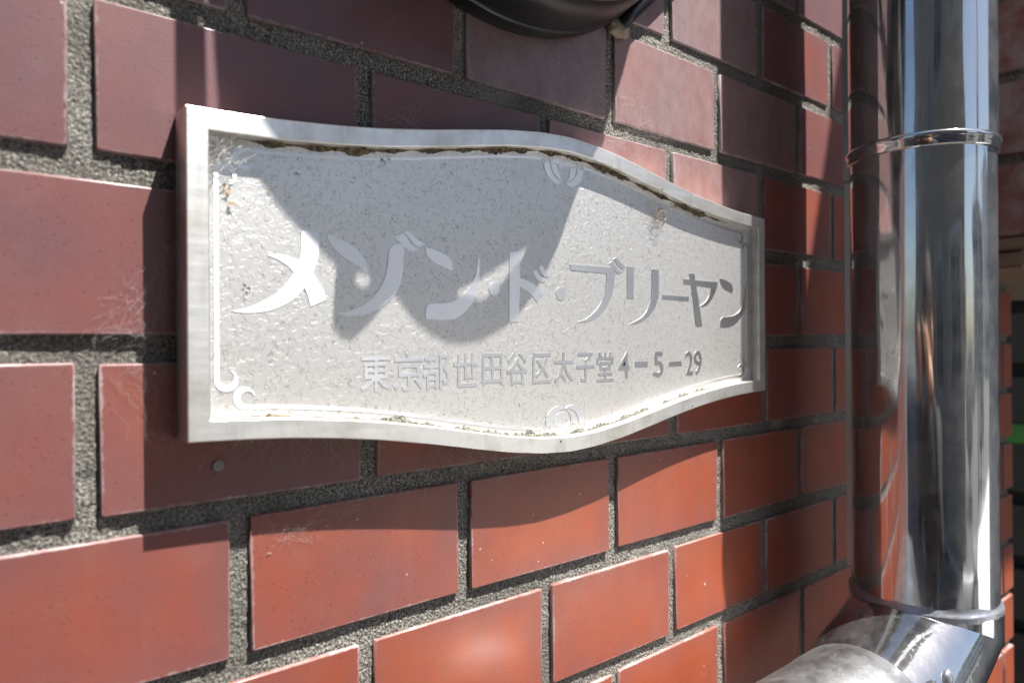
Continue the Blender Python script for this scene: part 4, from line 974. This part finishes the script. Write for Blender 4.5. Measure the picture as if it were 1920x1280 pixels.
def person():
    base = Vector((-0.098, -0.305, 0)); F = Vector((n_, c_, 0)); Rr = Vector((c_, -n_, 0))
    def L(r, f, z):
        return base + Rr * r + F * f + Vector((0, 0, z))
    V, E_, RAD = [], [], []
    def add(p, r, prev=None):
        V.append(p); RAD.append(r)
        if prev is not None:
            E_.append((prev, len(V) - 1))
        return len(V) - 1
    pel = add(L(0, -.28, .84), .135)
    sp = add(L(0, -.28, 1.02), .125, pel); ch = add(L(0, -.28, 1.20), .145, sp); nb = add(L(0, -.285, 1.335), .062, ch)
    nk = add(L(0, -.295, 1.385), .052, nb); hd = add(L(0, -.255, 1.455), .078, nk); tp = add(L(0, -.26, 1.535), .074, hd)
    for sd in (-1, 1):
        sh = add(L(sd * .185, -.28, 1.285), .07, ch)
        elb = add(L(sd * .245, -.20, 1.09), .045, sh)
        fm = add(L(sd * .19, -.12, 1.24), .037, elb)
        wr = add(L(sd * .115, -.075, 1.385), .026, fm)
        pm = add(L(sd * .092, -.062, 1.425), .027, wr)
        for i, (dr, df, dz, ln) in enumerate(((.0, .022, .022, 1), (.002, .024, .006, 1.08), (.0, .024, -.010, 1), (-.002, .02, -.026, .85))):
            k1 = add(L(sd * (.082 + dr), -.052 + df, 1.435 + dz), .0105, pm)
            k2 = add(L(sd * (.062 + dr), -.030 + df * .4, 1.437 + dz), .009, k1)
            add(L(sd * (.062 - .020 * ln), -.030 + df * .3, 1.437 + dz), .008, k2)
        t1 = add(L(sd * .078, -.082, 1.425), .011, pm); add(L(sd * .055, -.086, 1.432), .009, t1)
        hp = add(L(sd * .095, -.28, .80), .10, pel); kn = add(L(sd * .10, -.27, .46), .06, hp)
        an = add(L(sd * .10, -.35, .10), .042, kn); he = add(L(sd * .10, -.36, .06), .044, an); add(L(sd * .12, -.20, .05), .036, he)
    me = bpy.data.meshes.new('person'); me.from_pydata(V, E_, [])
    o = bpy.data.objects.new('person', me); C.objects.link(o)
    md = o.modifiers.new('skin', 'SKIN'); md.use_smooth_shade = True
    for d, r in zip(me.skin_vertices[0].data, RAD):
        d.radius = (r, r); d.use_root = False
    me.skin_vertices[0].data[0].use_root = True
    o.modifiers.new('sub', 'SUBSURF').levels = 1
    dg = bpy.context.evaluated_depsgraph_get()
    m2 = bpy.data.meshes.new_from_object(o.evaluated_get(dg))
    bpy.data.objects.remove(o)
    m2.materials.clear()
    for k in ('jacket', 'skin', 'trousers', 'shoe'):
        m2.materials.append(MAT[k])
    for p in m2.polygons:
        c = p.center; loc = c - base; f = loc.dot(F); r = abs(loc.dot(Rr)); z = c.z
        i = 0
        if z < .1: i = 3
        elif z < .87: i = 2
        elif z > 1.365 and (r < .13): i = 1
        p.material_index = i; p.use_smooth = True
    o = link('person', m2, None)
    tag(o, 'person in a dark jacket holding a camera up towards the wall', 'person')
    # face and hair on the head
    bm = bmesh.new()
    bmesh.ops.create_uvsphere(bm, u_segments=20, v_segments=14, radius=1)
    bmesh.ops.delete(bm, geom=[v for v in bm.verts if v.co.z < -.15 and v.co.y > -.1], context='VERTS')
    ang_ = math.atan2(F.y, F.x) - math.pi / 2
    bm.transform(Matrix.Translation(L(0, -.268, 1.505)) @ Matrix.Rotation(ang_, 4, 'Z') @ Matrix.Diagonal((.088, .096, .098, 1)))
    mesh_obj('hair', bm, 'hair', o, True)
    for sd in (-1, 1):
        bm = bmesh.new(); bmesh.ops.create_uvsphere(bm, u_segments=10, v_segments=8, radius=1, matrix=Matrix.Translation(L(sd * .08, -.255, 1.455)) @ Matrix.Diagonal((.012, .018, .03, 1)))
        mesh_obj('ear', bm, 'skin', o, True)
        bm = bmesh.new(); bmesh.ops.create_uvsphere(bm, u_segments=10, v_segments=8, radius=.011, matrix=Matrix.Translation(L(sd * .03, -.183, 1.472)))
        mesh_obj('eye', bm, 'hair', o, True)
    bm = bmesh.new(); tube(bm, [L(0, -.18, 1.478), L(0, -.165, 1.448), L(0, -.158, 1.438), L(0, -.178, 1.43)], .012, 8)
    mesh_obj('nose', bm, 'skin', o, True)
    # the camera in the hands, its lens just behind the point of view
    cm = empty('handheld_camera', 'black camera held up by the person in front of the face', 'camera')
    def ob(name, r0, r1, f0, f1, z0, z1):
        bm = bmesh.new(); vs = [bm.verts.new(L(r, f, z)) for z in (z0, z1) for f in (f0, f1) for r in (r0, r1)]
        for fc in ((0, 1, 3, 2), (4, 6, 7, 5), (0, 4, 5, 1), (2, 3, 7, 6), (0, 2, 6, 4), (1, 5, 7, 3)):
            bm.faces.new([vs[i] for i in fc])
        bmesh.ops.recalc_face_normals(bm, faces=bm.faces)
        bmesh.ops.bevel(bm, geom=bm.edges[:], offset=.004, segments=2, affect='EDGES')
        return mesh_obj(name, bm, 'camera_black', cm)
    ob('body', -.06, .06, -.115, -.075, 1.405, 1.485); ob('viewfinder', -.02, .02, -.12, -.08, 1.486, 1.51); ob('grip', -.075, -.061, -.112, -.062, 1.408, 1.478)
    bm = bmesh.new(); tube(bm, [L(0, -.0745, 1.45), L(0, -.05, 1.45), L(0, -.02, 1.45)], .031, 28)
    mesh_obj('lens', bm, 'camera_black', cm, True)


person()

# ================================================================ STREET behind the camera (seen in the polished pipe)
def flat(name, mat, x0, x1, y0, y1, z, kind='structure'):
    bm = bmesh.new()
    bm.faces.new([bm.verts.new(p) for p in ((x0, y0, z), (x1, y0, z), (x1, y1, z), (x0, y1, z))])
    return tag(mesh_obj(name, bm, mat), kind=kind)


flat('ground', 'asphalt', -200, 200, -200, 200, 0.0)
flat('road', 'asphalt', -80, 80, -4.6, -1.7, 0.006)


def wbox(name, mat, parent, x0, x1, y0, y1, z0, z1, bev=0):
    bm = bmesh.new()
    vs = [bm.verts.new((x, y, z)) for z in (z0, z1) for y in (y0, y1) for x in (x0, x1)]
    for f in ((0, 1, 3, 2), (4, 6, 7, 5), (0, 4, 5, 1), (2, 3, 7, 6), (0, 2, 6, 4), (1, 5, 7, 3)):
        bm.faces.new([vs[i] for i in f])
    bmesh.ops.recalc_face_normals(bm, faces=bm.faces)
    if bev:
        bmesh.ops.bevel(bm, geom=bm.edges[:], offset=bev, segments=1, affect='EDGES')
    return mesh_obj(name, bm, mat, parent)


MAT['forecourt_pale'] = simple('pale_concrete_paving', (0.50, 0.49, 0.47), 0.9, 0.0, 14, 0.12, 0.001)
tag(wbox('forecourt', 'forecourt_pale', None, 1.7, 8.0, -5.0, -1.2, -.05, 0.135), kind='structure')  # unseen pale slab added to bounce sunlight onto the metal
tag(wbox('pavement', 'pavers', None, -80, 80, -1.6, -0.02, -.05, 0.02), kind='structure')
tag(wbox('kerb', 'concrete', None, -80, 80, -1.72, -1.6, -.05, 0.13, .01), kind='structure')
tag(wbox('road_line', 'white_line', None, -80, 80, -4.4, -4.28, 0.007, 0.011), kind='structure')


def house(label, mat, x0, x1, y, h, rows, cols, depth=7, roof='roof'):
    o = empty('house', label, 'house', 'houses across the street')
    wbox('wall', mat, o, x0, x1, y - depth, y, 0, h)
    wbox('roof', roof, o, x0 - .3, x1 + .3, y - depth - .3, y + .3, h + .002, h + .28, .03)
    for r_ in range(rows):
        for c in range(cols):
            cw = (x1 - x0) / cols; xa = x0 + c * cw + cw * .22; xb = x0 + (c + 1) * cw - cw * .22
            za = 1.0 + r_ * 2.8; zb = za + 1.25
            if r_ == 0 and c == 1:
                d_ = wbox('door', 'bark', o, xa, xa + .9, y + .003, y + .05, 0.05, 2.1)
                wbox('handle', 'alu', d_, xa + .75, xa + .8, y + .05, y + .1, .95, 1.1)
                continue
            w_ = wbox('window', 'alu', o, xa, xb, y + .003, y + .07, za, zb)
            wbox('pane', 'window', w_, xa + .06, (xa + xb) / 2 - .02, y + .071, y + .076, za + .06, zb - .06)
            wbox('pane', 'window', w_, (xa + xb) / 2 + .02, xb - .06, y + .071, y + .076, za + .06, zb - .06)
    return o


house('white rendered house across the street, mirrored in the pipe', 'paint_white', -17, -9, -24.4, 5.4, 2, 3)
house('beige house across the street, mirrored in the pipe', 'paint_beige', -4.6, 2.2, -27.8, 3.4, 1, 3)
house('grey sided house across the street, mirrored in the pipe', 'paint_grey', 9.0, 16.5, -24.2, 5.6, 2, 3)
house('tall white apartment block down the street, mirrored in the pipe', 'paint_white', 22.4, 34, -25.0, 8.6, 3, 5)
house('tall taupe apartment block facing the wall across the lane', 'paint_taupe', -26, 0.5, -5.2, 12.5, 4, 8)  # unseen block added to shade the wall from the sky
house('grey house at the far left across the street', 'paint_grey', -32, -22, -25.6, 6, 2, 3)
pole = empty('utility_pole', 'grey concrete utility pole on the far side of the road', 'pole')
bm = bmesh.new(); tube(bm, [Vector((3.4, -6.7, 0)), Vector((3.4, -6.7, 4)), Vector((3.4, -6.7, 9))], .17, 18, lambda t: 1 - .3 * t)
mesh_obj('shaft', bm, 'concrete', pole, True)
wbox('crossarm', 'alu', pole, 2.6, 4.2, -6.78, -6.62, 7.9, 8.0)


def shrub(label, x, y, w_, h, seed):
    o = empty('shrub', label, 'shrub', 'shrubs across the street')
    g = random.Random(seed); bm = bmesh.new()
    for i in range(1500):
        v = Vector((g.gauss(0, 1), g.gauss(0, 1), g.gauss(0, 1))).normalized() * (g.uniform(.45, 1) ** .5)
        p = Vector((x + v.x * w_ / 2 * (1 + .15 * math.sin(v.z * 9)), y + v.y * .4, h * .55 + v.z * h * .45))
        a = Vector((g.gauss(0, 1), g.gauss(0, 1), g.gauss(0, 1))).normalized() * .055; b = a.cross(Vector((g.gauss(0, 1), g.gauss(0, 1), g.gauss(0, 1))).normalized()) * .7
        bm.faces.new([bm.verts.new(q) for q in (p - a, p - b, p + a, p + b)])
    mesh_obj('crown', bm, 'leaf', o)
    bm = bmesh.new()
    for i in range(4):
        tube(bm, [Vector((x, y, 0)), Vector((x + g.uniform(-.2, .2), y, h * .35)), Vector((x + g.uniform(-.5, .5) * w_, y, h * .75))], .025, 6, lambda t: 1 - .7 * t)
    mesh_obj('stem', bm, 'trunk', o)


shrub('clipped green shrub in front of the beige house', 1.6, -7.0, 1.6, 1.5, 1)
shrub('low green shrub beside the utility pole', 4.4, -6.9, 1.0, 1.1, 2)
